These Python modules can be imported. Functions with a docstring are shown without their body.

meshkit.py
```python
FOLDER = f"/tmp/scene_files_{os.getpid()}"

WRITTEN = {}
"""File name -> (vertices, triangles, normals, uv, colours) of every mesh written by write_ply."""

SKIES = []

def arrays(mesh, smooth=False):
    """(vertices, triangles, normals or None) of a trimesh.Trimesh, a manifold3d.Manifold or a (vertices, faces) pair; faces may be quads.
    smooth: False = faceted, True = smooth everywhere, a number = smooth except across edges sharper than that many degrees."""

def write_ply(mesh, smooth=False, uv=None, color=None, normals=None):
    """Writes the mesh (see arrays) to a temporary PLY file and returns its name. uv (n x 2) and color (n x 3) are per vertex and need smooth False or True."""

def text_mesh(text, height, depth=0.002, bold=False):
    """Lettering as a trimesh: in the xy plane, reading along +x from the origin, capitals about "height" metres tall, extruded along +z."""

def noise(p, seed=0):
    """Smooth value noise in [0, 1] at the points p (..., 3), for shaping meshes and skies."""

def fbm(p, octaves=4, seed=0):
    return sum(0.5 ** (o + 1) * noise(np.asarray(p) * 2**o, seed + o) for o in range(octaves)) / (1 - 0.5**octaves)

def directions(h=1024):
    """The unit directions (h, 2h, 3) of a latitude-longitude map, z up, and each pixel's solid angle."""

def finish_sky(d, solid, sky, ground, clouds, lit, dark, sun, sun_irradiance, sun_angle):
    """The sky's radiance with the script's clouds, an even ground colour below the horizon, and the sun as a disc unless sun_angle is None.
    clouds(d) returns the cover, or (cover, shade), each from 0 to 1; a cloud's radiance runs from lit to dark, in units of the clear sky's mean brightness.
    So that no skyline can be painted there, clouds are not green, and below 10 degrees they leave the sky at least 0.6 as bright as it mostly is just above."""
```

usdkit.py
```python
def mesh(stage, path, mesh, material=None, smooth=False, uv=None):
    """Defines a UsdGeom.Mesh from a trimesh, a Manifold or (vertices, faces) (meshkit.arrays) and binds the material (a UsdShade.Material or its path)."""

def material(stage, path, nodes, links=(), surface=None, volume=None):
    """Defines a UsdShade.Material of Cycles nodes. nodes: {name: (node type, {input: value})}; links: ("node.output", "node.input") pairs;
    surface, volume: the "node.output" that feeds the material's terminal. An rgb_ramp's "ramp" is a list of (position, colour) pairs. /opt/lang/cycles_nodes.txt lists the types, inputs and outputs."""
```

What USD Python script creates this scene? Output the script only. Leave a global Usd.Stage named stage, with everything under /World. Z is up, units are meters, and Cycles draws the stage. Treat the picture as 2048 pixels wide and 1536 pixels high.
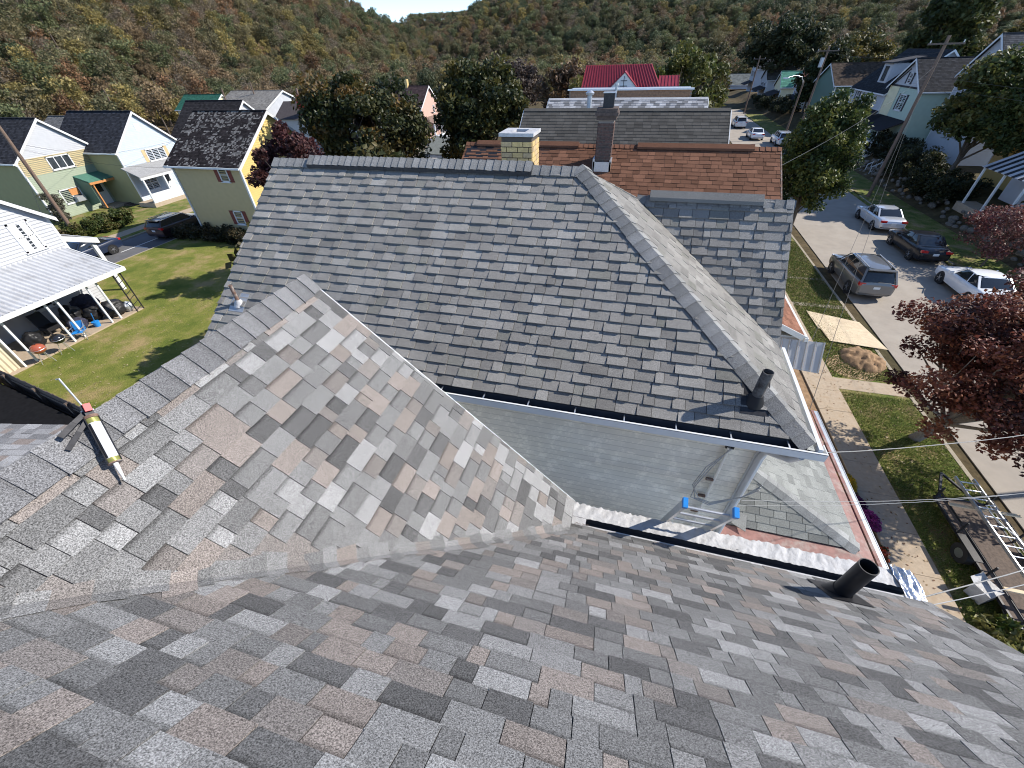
import math, random
import numpy as np, trimesh, usdkit
from shapely.geometry import Polygon, box as sbox
from pxr import Usd, UsdGeom, UsdLux, UsdShade, Gf, Sdf, Vt

# ------------------------------------------------------------------ camera, sky, sun
stage = Usd.Stage.CreateInMemory()
UsdGeom.SetStageUpAxis(stage, 'Z'); UsdGeom.SetStageMetersPerUnit(stage, 1.0)
world = UsdGeom.Xform.Define(stage, '/World'); stage.SetDefaultPrim(world.GetPrim())
UsdGeom.Scope.Define(stage, '/World/Looks')
EXPOSURE = 0.86
SUN_AZ, SUN_EL = math.radians(70), math.radians(38)
SUN_I, SKY_S = 1.08, 0.15
cam = UsdGeom.Camera.Define(stage, '/World/camera')
CAM = np.array([0, 0, 11.5])
_p, _r, _y = math.radians(39.7), math.radians(1.95), math.radians(-16.3)
_f = np.array([math.sin(_y)*math.cos(_p), math.cos(_y)*math.cos(_p), -math.sin(_p)])
_rt = np.array([math.cos(_y), -math.sin(_y), 0]); _d = np.cross(_f, _rt)
_c, _s = math.cos(_r), math.sin(_r)
_right, _down = _c*_rt + _s*_d, -_s*_rt + _c*_d
_m = Gf.Matrix4d(*[*map(float, _right), 0, *map(float, -_down), 0, *map(float, -_f), 0, *map(float, CAM), 1])
cam.AddTransformOp().Set(_m)
cam.CreateHorizontalApertureAttr(36.0); cam.CreateVerticalApertureAttr(27.0)
cam.CreateFocalLengthAttr(36.0*800/2048)
cam.CreateClippingRangeAttr(Gf.Vec2f(0.05, 5000)); cam.CreateExposureAttr(EXPOSURE)

def mat(name, nodes, links, surface='p.BSDF', volume=None):
    return usdkit.material(stage, '/World/Looks/'+name, nodes, links, surface=surface, volume=volume)

skym = mat('sky_light', {'s': ('sky_texture', {'sky_type': 'single_scattering', 'sun_disc': False, 'sun_elevation': SUN_EL,
      'sun_rotation': SUN_AZ, 'altitude': 1200.0, 'air_density': 0.75, 'aerosol_density': 0.05, 'ozone_density': 2.0}),
      'b': ('background_shader', {'strength': SKY_S})}, [('s.color', 'b.color')], surface='b.background')
dome = UsdLux.DomeLight.Define(stage, '/World/sky')
UsdShade.MaterialBindingAPI.Apply(dome.GetPrim()).Bind(skym)
dome.GetPrim().SetCustomDataByKey('kind', 'structure'); dome.GetPrim().SetCustomDataByKey('label', 'clear blue autumn sky above the hills')
sun = UsdLux.DistantLight.Define(stage, '/World/sun')
sun.CreateIntensityAttr(SUN_I); sun.CreateAngleAttr(0.5); sun.CreateNormalizeAttr(True); sun.CreateColorAttr(Gf.Vec3f(1.0, 0.94, 0.85))
SUNV = np.array([math.sin(SUN_AZ)*math.cos(SUN_EL), math.cos(SUN_AZ)*math.cos(SUN_EL), math.sin(SUN_EL)])
_z = SUNV; _x = np.cross([0, 0, 1], _z); _x /= np.linalg.norm(_x); _yv = np.cross(_z, _x)
sun.AddTransformOp().Set(Gf.Matrix4d(*[*map(float, _x), 0, *map(float, _yv), 0, *map(float, _z), 0, 0, 0, 50, 1]))

# ------------------------------------------------------------------ prim helpers
_used = {}
def numbered(parent, name):
    k = (parent, name); n = _used.get(k, 0); _used[k] = n+1
    return f'{parent}/{name}' if n == 0 else f'{parent}/{name}_{n:03d}'
def ppath(p): return '/World' if p is None else (str(p.GetPath()))
def data(prim, **kw):
    for k, v in kw.items():
        if v: prim.SetCustomDataByKey(k, v)
    return prim
def thing(name, label, cat, loc=(0, 0, 0), rotz=0.0, group=None):
    x = UsdGeom.Xform.Define(stage, numbered('/World', name))
    if tuple(loc) != (0, 0, 0): x.AddTranslateOp().Set(Gf.Vec3d(*map(float, loc)))
    if rotz: x.AddRotateZOp().Set(float(math.degrees(rotz)))
    return data(x.GetPrim(), label=label, category=cat, group=group)
def copy_of(src, label, loc, rotz=0.0, group=None, scale=None):
    base = src.GetName().rsplit('_', 1)[0] if src.GetName()[-3:].isdigit() else src.GetName()
    x = UsdGeom.Xform.Define(stage, numbered('/World', base)); p = x.GetPrim()
    p.GetReferences().AddInternalReference(src.GetPath()); p.SetInstanceable(True)
    x.ClearXformOpOrder()
    x.AddTranslateOp(opSuffix='c').Set(Gf.Vec3d(*map(float, loc))); x.AddRotateZOp(opSuffix='c').Set(float(math.degrees(rotz)))
    if scale: x.AddScaleOp(opSuffix='c').Set(Gf.Vec3f(*map(float, scale)))
    return data(p, label=label, category=src.GetCustomDataByKey('category'), group=group or src.GetCustomDataByKey('group'))
class MB:
    def __init__(s): s.v, s.f, s.t, s.n = [], [], [], 0
    def add(s, v, f, tone=None):
        v = np.asarray(v, float).reshape(-1, 3); f = np.asarray(f, int)
        if f.ndim == 2 and f.shape[1] == 4: f = np.vstack([f[:, [0, 1, 2]], f[:, [0, 2, 3]]])
        s.v.append(v); s.f.append(f+s.n); s.n += len(v)
        if tone is not None: s.t.append(np.broadcast_to(np.asarray(tone, float), (len(v), 3)))
        return s
    def tm(s, m): return s.add(m.vertices, m.faces)
    def box(s, c, size, rot=None, tone=None):
        c = np.asarray(c, float); h = np.asarray(size, float)/2
        v = np.array([[x, y, z] for x in (-1, 1) for y in (-1, 1) for z in (-1, 1)])*h
        if rot is not None: v = v@np.asarray(rot).T
        return s.add(v+c, [[0, 1, 3], [0, 3, 2], [4, 6, 7], [4, 7, 5], [0, 4, 5], [0, 5, 1], [2, 3, 7], [2, 7, 6], [0, 2, 6], [0, 6, 4], [1, 5, 7], [1, 7, 3]], tone)
    def bx(s, x0, x1, y0, y1, z0, z1, tone=None): return s.box(((x0+x1)/2, (y0+y1)/2, (z0+z1)/2), (x1-x0, y1-y0, z1-z0), tone=tone)
    def beam(s, a, b, w, h=None, up=(0, 0, 1)):
        a, b = np.asarray(a, float), np.asarray(b, float); d = b-a; L = np.linalg.norm(d); d = d/L
        u = np.cross(up, d)
        if np.linalg.norm(u) < 1e-3: u = np.cross([1, 0, 0], d)
        u /= np.linalg.norm(u); w2 = np.cross(d, u)
        return s.box((a+b)/2, (L, w, h or w), np.stack([d, u, w2], 1))
    def tube(s, pts, r, sides=8, cap=True):
        p = np.asarray(pts, float); r = np.broadcast_to(r, (len(p),)).astype(float)
        t = np.gradient(p, axis=0); t /= np.linalg.norm(t, axis=1, keepdims=True)+1e-12
        ref = np.array([0, 0, 1.]) if np.mean(np.abs(t[:, 2])) < .9 else np.array([1., 0, 0])
        a = np.cross(t, ref); a /= np.linalg.norm(a, axis=1, keepdims=True)+1e-12; b = np.cross(t, a)
        an = np.arange(sides)*2*math.pi/sides
        v = p[:, None]+r[:, None, None]*(np.cos(an)[None, :, None]*a[:, None]+np.sin(an)[None, :, None]*b[:, None])
        i, j = np.meshgrid(np.arange(len(p)-1), np.arange(sides), indexing='ij')
        q = np.stack([i*sides+j, i*sides+(j+1) % sides, (i+1)*sides+(j+1) % sides, (i+1)*sides+j], -1).reshape(-1, 4)
        f = [q[:, [0, 2, 1]], q[:, [0, 3, 2]]]; v = v.reshape(-1, 3)
        if cap:
            n = len(v); v = np.vstack([v, p[0], p[-1]]); k = np.arange(sides); e = (len(p)-1)*sides
            f += [np.stack([np.full(sides, n), k, (k+1) % sides], 1), np.stack([np.full(sides, n+1), e+(k+1) % sides, e+k], 1)]
        return s.add(v, np.vstack(f))
    def poly(s, pts, tone=None):       # planar convex-ish polygon fan
        p = np.asarray(pts, float); return s.add(p, [[0, i, i+1] for i in range(1, len(p)-1)], tone)
    def prism(s, pts, off, tone=None):  # polygon extruded by vector off
        p = np.asarray(pts, float); n = len(p); q = p+np.asarray(off, float)
        f = [[0, i, i+1] for i in range(1, n-1)]+[[n, n+i+1, n+i] for i in range(1, n-1)]
        for i in range(n): j = (i+1) % n; f += [[i, n+j, j], [i, n+i, n+j]]
        return s.add(np.vstack([p, q]), f, tone)
    def mesh(s): return np.vstack(s.v), np.vstack(s.f)
    def tones(s): return np.vstack(s.t) if s.t else None
def part(parent, name, mb, m, smooth=False, label=None, kind=None, tone=None):
    me = mb.mesh() if isinstance(mb, MB) else mb
    g = usdkit.mesh(stage, numbered(ppath(parent), name), me, m, smooth=smooth)
    if isinstance(mb, MB) and mb.t and tone is None and smooth is False: tone = mb.tones()
    if tone is not None:
        UsdGeom.PrimvarsAPI(g).CreatePrimvar('tone', Sdf.ValueTypeNames.Color3fArray, 'vertex').Set(Vt.Vec3fArray.FromNumpy(np.asarray(tone, np.float32)))
    return data(g.GetPrim(), label=label, kind=kind)
def solo(name, label, cat, mb, m, group=None, smooth=False, kind=None):
    return data(part(None, name, mb, m, smooth), label=label, category=cat, group=group, kind=kind)
def setting(name, mb, m, kind='structure', smooth=False, label=None, parent=None):
    return data(part(parent, name, mb, m, smooth), kind=kind, label=label)

# ------------------------------------------------------------------ materials
def plain(name, col, rough=.7, scale=6., amt=.12, metal=0., bump=0., bscale=40., spec=.3, dirt=None, coat=0.):
    """principled with soft world-space noise: colour varies by +-amt; optional dirt colour in blotches"""
    c = np.asarray(col, float)
    n = {'g': ('geometry', {}), 'n': ('noise_texture', {'scale': scale, 'detail': 5., 'roughness': .6}),
         'r': ('rgb_ramp', {'ramp': [(.28, tuple(c*(1-amt))), (.72, tuple(np.minimum(c*(1+amt), .95)))]}),
         'p': ('principled_bsdf', {'roughness': rough, 'metallic': metal, 'specular_ior_level': spec, 'coat_weight': coat})}
    l = [('g.position', 'n.vector'), ('n.fac', 'r.fac')]
    out = 'r.color'
    if dirt is not None:
        n['n2'] = ('noise_texture', {'scale': scale*.35, 'detail': 6., 'roughness': .7}); n['r2'] = ('rgb_ramp', {'ramp': [(.5, (0, 0, 0)), (.68, (1, 1, 1))]})
        n['mx'] = ('mix_color', {'b': dirt}); l += [('g.position', 'n2.vector'), ('n2.fac', 'r2.fac'), ('r2.color', 'mx.fac'), (out, 'mx.a')]; out = 'mx.result'
    l.append((out, 'p.base_color'))
    if bump:
        n['bn'] = ('noise_texture', {'scale': bscale, 'detail': 4.}); n['b'] = ('bump', {'strength': bump, 'distance': .02})
        l += [('g.position', 'bn.vector'), ('bn.fac', 'b.height'), ('b.normal', 'p.normal')]
    return mat(name, n, l)
def toned(name, gscale=260., contrast=.75, rough=.92, bump=.35, wear=.25):
    """asphalt shingle: per-piece primvar 'tone' times granule speckle and soft weathering"""
    lo, hi = 1-contrast, 1+contrast
    return mat(name, {'g': ('geometry', {}), 'a': ('attribute', {'attribute': 'tone'}),
        'n': ('noise_texture', {'scale': gscale, 'detail': 3., 'roughness': .85}),
        'r': ('rgb_ramp', {'ramp': [(.36, (lo,)*3), (.5, (.92,)*3), (.64, (hi,)*3)]}),
        'n2': ('noise_texture', {'scale': 2.2, 'detail': 5.}), 'r2': ('rgb_ramp', {'ramp': [(.3, (1-wear,)*3), (.7, (1+wear*.6,)*3)]}),
        'm': ('mix_color', {'blend_type': 'multiply', 'fac': 1., 'use_clamp': False}), 'm2': ('mix_color', {'blend_type': 'multiply', 'fac': 1., 'use_clamp': False}),
        'b': ('bump', {'strength': bump, 'distance': .004}), 'p': ('principled_bsdf', {'roughness': rough, 'specular_ior_level': .08})},
        [('g.position', 'n.vector'), ('g.position', 'n2.vector'), ('n.fac', 'r.fac'), ('n2.fac', 'r2.fac'), ('a.color', 'm.a'), ('r.color', 'm.b'),
         ('m.result', 'm2.a'), ('r2.color', 'm2.b'), ('m2.result', 'p.base_color'), ('n.fac', 'b.height'), ('b.normal', 'p.normal')])
def siding_mat(name, col, dirt=None, rough=.55): return plain(name, col, rough, 3., .06, dirt=dirt, bump=.05, bscale=25.)
M = {}
M['shingle'] = toned('weathered_shingle', 170., .78, bump=.4, wear=.08); M['old_shingle'] = toned('old_shingle', 120., .5, .95, .25, .13)
M['white'] = plain('white_paint', (.60, .61, .61), .45, 4, .05)
M['wall_board'] = toned('lap_board_paint', 6., .10, .45, .02, .05)
M['wall_white'] = plain('white_aluminium_siding', (.84, .82, .75), .42, .8, .05, dirt=(.74, .73, .67))
M['alum'] = plain('aluminium', (.6, .61, .62), .4, 30, .1, metal=.85)
M['membrane'] = plain('white_flashing', (.40, .40, .405), .6, 9, .12, bump=.7, bscale=14., dirt=(.30, .29, .28))
M['foil'] = plain('silver_tape', (.6, .6, .62), .28, 20, .15, metal=.9, bump=.6, bscale=30.)
M['gutter_dark'] = plain('dark_gutter', (.035, .04, .05), .35, 8, .2)
M['tar'] = plain('black_tar_roof', (.010, .010, .011), .95, 9, .3, spec=.05)  # near-black colour imitating the deep shade over the yard
M['black'] = plain('black_plastic', (.016, .016, .018), .45, 20, .2)
M['blackmetal'] = plain('black_metal', (.03, .03, .033), .4, 30, .4, metal=.3)
M['grey_metal'] = plain('galvanised', (.42, .44, .46), .45, 15, .15, metal=.6)
M['rust'] = plain('rusty_pipe', (.16, .10, .075), .8, 40, .5, dirt=(.3, .28, .26))
M['pipe_white'] = plain('weathered_white_pipe', (.10, .095, .09), .7, 30, .5, dirt=(.03, .025, .022))
M['redmetal'] = plain('red_painted_metal_worn', (.21, .105, .09), .6, 9, .3, dirt=(.27, .22, .195))
M['blue'] = plain('blue_plastic', (.02, .22, .6), .4, 9, .1)
M['red'] = plain('red_plastic', (.45, .03, .035), .4, 9, .1)
M['wood'] = plain('weathered_wood', (.10, .075, .06), .85, 14, .35, bump=.3)
M['pine'] = plain('plywood', (.58, .47, .32), .8, 5, .12, dirt=(.48, .38, .26))
M['pole'] = plain('utility_pole_wood', (.15, .105, .08), .9, 18, .35, bump=.3)
M['glass'] = mat('window_glass', {'n': ('noise_texture', {'scale': 1.5}), 'g': ('geometry', {}), 'r': ('rgb_ramp', {'ramp': [(.3, (.012, .016, .02)), (.7, (.05, .06, .07))]}),
    'p': ('principled_bsdf', {'roughness': .06, 'specular_ior_level': .7})}, [('g.position', 'n.vector'), ('n.fac', 'r.fac'), ('r.color', 'p.base_color')])
M['curtain'] = plain('curtain', (.6, .6, .6), .9, 12, .25)
M['concrete'] = plain('concrete', (.36, .29, .215), .9, 9, .12, dirt=(.33, .25, .17), bump=.25, bscale=120.)
M['kerb'] = plain('kerb_stone', (.29, .25, .19), .9, 8, .15)
M['asphalt'] = plain('street_asphalt', (.29, .255, .215), .92, 1.3, .10, dirt=(.32, .285, .24), bump=.2, bscale=160.)
M['asphalt_dark'] = plain('back_street_asphalt', (.11, .11, .115), .92, 1.3, .12, bump=.2, bscale=160.)
M['dirt'] = plain('bare_dirt', (.25, .16, .09), .95, 5, .35, bump=.6, bscale=30.)
def ground_mat(name, a, b, c, s=1.2, s2=26.):
    return mat(name, {'g': ('geometry', {}), 'n': ('noise_texture', {'scale': s, 'detail': 7., 'roughness': .65}), 'n2': ('noise_texture', {'scale': s2, 'detail': 5., 'roughness': .75}),
        'r': ('rgb_ramp', {'ramp': [(.36, a), (.5, b), (.66, c)]}), 'r2': ('rgb_ramp', {'ramp': [(.3, (.45,)*3), (.7, (1.5,)*3)]}),
        'm': ('mix_color', {'blend_type': 'multiply', 'fac': 1., 'use_clamp': False}), 'b': ('bump', {'strength': .9, 'distance': .06}), 'p': ('principled_bsdf', {'roughness': .95, 'specular_ior_level': .15})},
        [('g.position', 'n.vector'), ('g.position', 'n2.vector'), ('n.fac', 'r.fac'), ('n2.fac', 'r2.fac'), ('r.color', 'm.a'), ('r2.color', 'm.b'), ('m.result', 'p.base_color'), ('n2.fac', 'b.height'), ('b.normal', 'p.normal')])
M['grass'] = ground_mat('lawn', (.105, .135, .024), (.17, .18, .04), (.31, .235, .11), .55)
M['strip'] = ground_mat('strip_grass', (.08, .115, .024), (.15, .16, .042), (.27, .20, .11), 1.1)
M['terrain'] = ground_mat('hill_ground', (.05, .045, .02), (.08, .06, .03), (.11, .08, .045), .08, 1.5)

# ------------------------------------------------------------------ shingles
SHOWN = []
def frame(O, U, N):
    U = np.asarray(U, float); U /= np.linalg.norm(U); N = np.asarray(N, float); N /= np.linalg.norm(N)
    return np.asarray(O, float), U, np.cross(N, U), N
def shingles(fr, poly, expo, wr, thick, pal, rng, lam=.5, band=True, v0=None, jit=.003, gap=.002):
    """individual shingle tabs laid in courses over a polygon (u, v) of a roof plane; returns [(verts, faces, tones, centre, area)]"""
    O, U, V, N = fr; P = Polygon(poly); out = []
    u0, vmin, u1, vmax = P.bounds; v = vmin if v0 is None else v0; row = 0
    pal = [(np.asarray(c, float), w) for c, w in pal]; cw = np.cumsum([w for _, w in pal]); cw = cw/cw[-1]
    last = 0
    while v < vmax-.01:
        u = u0-rng.random()*wr[1]; tooth = rng.random() < .5
        while u < u1:
            w = wr[0]+(wr[1]-wr[0])*rng.random()
            tooth = (rng.random() < lam) if lam < 0 else (not tooth if lam > 0 else True)
            hb = thick*(1. if tooth else .55)*(.85+.3*rng.random())
            k = int(np.searchsorted(cw, rng.random())); k = min(k, len(pal)-1)
            if k == last: k = int(np.searchsorted(cw, rng.random()))
            last = min(k, len(pal)-1); col = pal[last][0]*(.88+.24*rng.random())
            dv = jit*(rng.random()-.5)*2
            b = sbox(u+gap/2, v+dv, u+w-gap/2, v+expo*1.06)
            u += w
            if not P.intersects(b): continue
            g = P.intersection(b)
            if g.is_empty or g.area < 2e-4 or g.geom_type != 'Polygon': continue
            full = abs(g.area-b.area) < 1e-7
            hfun = lambda vv: np.maximum(hb*(1-(vv-v)/(expo*1.15)), .0012)
            if full:
                ua, va, ub, vb = g.bounds; vm = va+expo*.74
                c2 = np.array([[ua, va], [ub, va], [ub, vm], [ua, vm], [ub, vb], [ua, vb]])
                h = hfun(c2[:, 1]); top = O+c2[:, :1]*U+c2[:, 1:]*V+h[:, None]*N; bot = O+c2[[0, 1, 4, 5], :1]*U+c2[[0, 1, 4, 5], 1:]*V-.001*N
                vv = np.vstack([top, bot]); f = [[0, 1, 2], [0, 2, 3], [3, 2, 4], [3, 4, 5], [6, 7, 1], [6, 1, 0], [7, 8, 4], [7, 4, 2], [7, 2, 1], [6, 0, 3], [6, 3, 5], [6, 5, 9]]
                t = np.tile(col, (10, 1))
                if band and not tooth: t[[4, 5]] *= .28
            else:
                c2 = np.array(g.exterior.coords)[:-1]
                if g.exterior.is_ccw is False: c2 = c2[::-1]
                n = len(c2); h = hfun(c2[:, 1]); top = O+c2[:, :1]*U+c2[:, 1:]*V+h[:, None]*N; bot = O+c2[:, :1]*U+c2[:, 1:]*V-.001*N
                cc = c2.mean(0); ct = O+cc[0]*U+cc[1]*V+hfun(cc[1])*N
                vv = np.vstack([top, bot, ct]); f = []
                for i in range(n): j = (i+1) % n; f += [[2*n, i, j], [n+i, n+j, j], [n+i, j, i]]
                t = np.tile(col, (2*n+1, 1))
            out.append((vv, np.array(f), t, vv.mean(0), g.area))
        v += expo; row += 1
    return out
def lay(parent, pieces, m, limit=300, name='shingle', rest='shingle_field'):
    """the pieces that show largest become parts, the rest one part"""
    key = lambda q: -q[4]/max(1e-3, float(np.sum((q[3]-CAM)**2))) if float((q[3]-CAM)@_f) > 0 and abs(float((q[3]-CAM)@_right)/float((q[3]-CAM)@_f)) < 1.25 and abs(float((q[3]-CAM)@_down)/float((q[3]-CAM)@_f)) < .95 else 0
    order = sorted(range(len(pieces)), key=lambda i: key(pieces[i]))
    for i in order[:limit]:
        q = pieces[i]; part(parent, name, (q[0], q[1]), m, tone=q[2])
    if len(order) > limit:
        mb = MB()
        for i in order[limit:]: q = pieces[i]; mb.add(q[0], q[1], q[2])
        part(parent, rest, mb, m, kind='stuff')
def plane_poly(fr, pts3):
    O, U, V, N = fr; p = np.asarray(pts3, float)-O; return np.stack([p@U, p@V], 1)
def caps(parent, a, b, n1, n2, w, expo, pal, rng, m, name='ridge_cap', thick=.007, lift=.012, limit=200, flat=.03):
    """bent cap shingles along a ridge or hip from a to b (each overlaps the one before it towards a)"""
    a, b = np.asarray(a, float), np.asarray(b, float); d = b-a; L = np.linalg.norm(d); d /= L
    s1 = np.cross(d, n1); s1 /= np.linalg.norm(s1); s2 = np.cross(d, n2); s2 /= np.linalg.norm(s2)
    n1 = np.asarray(n1, float); n2 = np.asarray(n2, float); nm = n1+n2; nm /= np.linalg.norm(nm)
    if s1 @ nm > 0: s1 = -s1
    if s2 @ nm > 0: s2 = -s2
    pieces = []; k = int(L/expo)+1
    for i in range(k):
        t0, t1 = i*expo, min((i+1)*expo+expo*.5, L)
        if t1-t0 < .03: continue
        col = np.asarray(pal[rng.randrange(len(pal))], float)*(.85+.3*rng.random()); rows = []
        ww = w*(.96+.08*rng.random())
        for (t, h, sh) in ((t0, thick*2.2, 1.), (t0+expo*.65, thick*1.2, .95), (t1, thick*.2, .8)):
            sec = []
            for (q, off) in ((1., 0), (.55, 0), (.18, .35), (0, 1.), (-.18, .35), (-.55, 0), (-1., 0)):
                s, n = (s1, n1) if q > 0 else (s2, n2)
                base = a+d*t+s*abs(q)*ww
                nn = n if abs(q) > .3 else nm
                sec.append(base+nn*(h+lift*(1-.75*abs(q)))-nm*(flat*off if False else 0))
            rows.append((sec, sh))
        v = np.array([p for r_, _ in rows for p in r_]); low = np.array([p-nm*.02 for p in rows[0][0]])
        v = np.vstack([v, low]); f = []
        for r_ in range(2):
            for c in range(6):
                i0 = r_*7+c; f += [[i0, i0+1, i0+8], [i0, i0+8, i0+7]]
        for c in range(6): f += [[21+c, 21+c+1, c+1], [21+c, c+1, c]]
        f = np.array(f)
        if np.cross(v[1]-v[0], v[8]-v[0])@nm < 0: f = f[:, ::-1]
        t = np.tile(col, (28, 1)); t[14:21] *= .55;  # end under the next cap darkened, its shading put into the tone
        pieces.append((v, f, t, v.mean(0), ww*expo))
    lay(parent, pieces, m, limit, name, name+'_field')
# ------------------------------------------------------------------ setting: ground
rng = random.Random(7)
def sm(x, a, b):
    t = np.clip((x-a)/(b-a), 0, 1); return t*t*(3-2*t)
def hill(x, y):
    x, y = np.asarray(x, float), np.asarray(y, float)
    u = -(x+105)-0.10*(y-50); capL = 77*(1-sm(y, 255, 455))+2
    zL = np.where(u > 0, np.minimum(.55*u, capL*(1-np.exp(-.72*np.maximum(u, 0)/capL))), 0)
    v = y-250+0.10*x; capR = 65*sm(x+0.12*y, -152, -66)
    zR = np.where(v > 0, capR*(1-np.exp(-.4*np.maximum(v, 0)/62)), 0)
    zF = 58*sm(y, 620, 900)
    zB = 1.7*sm(x, 23.5, 27.5)*(1-sm(y, 130, 190))          # raised bank on the right-hand side of the street
    return np.maximum(np.maximum(np.maximum(zL, zR), zF), zB)
def grid(xs, ys, dz=0.):
    X, Y = np.meshgrid(xs, ys, indexing='ij'); Z = hill(X, Y)+dz
    n, m = X.shape; v = np.stack([X, Y, Z], -1).reshape(-1, 3); i, j = np.meshgrid(np.arange(n-1), np.arange(m-1), indexing='ij')
    q = np.stack([i*m+j, (i+1)*m+j, (i+1)*m+j+1, i*m+j+1], -1).reshape(-1, 4)
    return v, np.vstack([q[:, [0, 1, 2]], q[:, [0, 2, 3]]])
xs = np.unique(np.concatenate([np.linspace(-700, -100, 61), np.linspace(-100, 20, 25), np.linspace(20, 32, 13), np.linspace(32, 700, 60)]))
ys = np.unique(np.concatenate([np.linspace(-120, 200, 40), np.linspace(200, 1300, 90)]))
setting('ground', grid(xs, ys, -.03), M['terrain'], smooth=True)
def slab(name, pts, z0, z1, m, kind='structure', label=None, parent=None):
    mb = MB(); p = [(x, y, z0) for x, y in pts]; mb.prism(p, (0, 0, z1-z0)); return setting(name, mb, m, kind, label=label, parent=parent)
# front street (runs away from the camera, right) and back street (left)
slab('front_street', [(12.5, -30), (20.6, -30), (21.4, 120), (14.2, 120)], -.02, .012, M['asphalt'])
slab('back_street', [(-41, -30), (-36.6, -30), (-36.6, 140), (-41, 140)], -.02, .012, M['asphalt_dark'])
kb = MB()
for i in range(38): kb.bx(12.36, 12.5, -6+i*1.5, -6+i*1.5+1.49, -.02, .1+.004*(i % 3))
setting('kerb', kb, M['kerb'])
kb = MB()
for i in range(60): kb.bx(20.62+i*.012, 20.76+i*.012, -6+i*1.5, -6+i*1.5+1.49, -.02, .1+.004*(i % 3))
setting('kerb', kb, M['kerb'])
kb = MB()
for i in range(50): kb.bx(-41.15, -41.0, i*1.5, i*1.5+1.49, -.02, .1); kb.bx(-36.6, -36.48, i*1.5, i*1.5+1.49, -.02, .1)
setting('kerb', kb, M['kerb'])
gm = MB(); gm.bx(9.78, 12.36, -6, 60, -.02, .085); setting('grass_strip', gm, M['strip'], 'stuff')
gm = MB(); gm.bx(20.76, 24.2, -6, 110, -.02, .10); setting('grass_verge', gm, M['strip'], 'stuff')
gm = MB(); gm.bx(-36.48, -20.75, 4.2, 29.5, -.02, .09); setting('lawn', gm, M['grass'], 'stuff')
gm = MB(); gm.bx(-20.45, 8.6, -3, 60, -.02, .05); setting('yard_ground', gm, M['dirt'])
sw = setting('sidewalk', MB().bx(8.64, 9.76, -6, 60, -.02, .07), M['concrete'])
for i in range(34):
    part(sw, 'paving_slab', MB().bx(8.62, 9.78, -3+i*1.35, -3+i*1.35+1.335, .05, .105+.008*rng.random()), M['concrete'])
sw2 = setting('sidewalk', MB().bx(24.2, 25.4, -6, 110, -.02, .09), M['concrete'])
sw3 = setting('sidewalk', MB().bx(-43.2, -41.9, 0, 80, -.02, .1), M['concrete'])
gm = MB(); gm.bx(-41.9, -41.15, 0, 80, -.02, .09); gm.bx(-60, -43.2, 0, 80, -.02, .11); setting('grass_verge', gm, M['strip'], 'stuff')
setting('driveway', MB().bx(9.79, 12.4, 23.6, 24.0, 0, .094).bx(9.79, 12.4, 27.3, 27.55, 0, .094), M['kerb'], label='narrow concrete walks crossing the grass strip')
setting('driveway', MB().bx(9.79, 12.4, 16.1, 16.9, 0, .094), M['concrete'], label='sandy concrete walk between sidewalk and street')
setting('road_marking', MB().bx(-38.6, -38.5, 22, 25.2, .012, .017).bx(-38.5, -37.3, 23.2, 23.3, .012, .017), M['white'])

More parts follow.
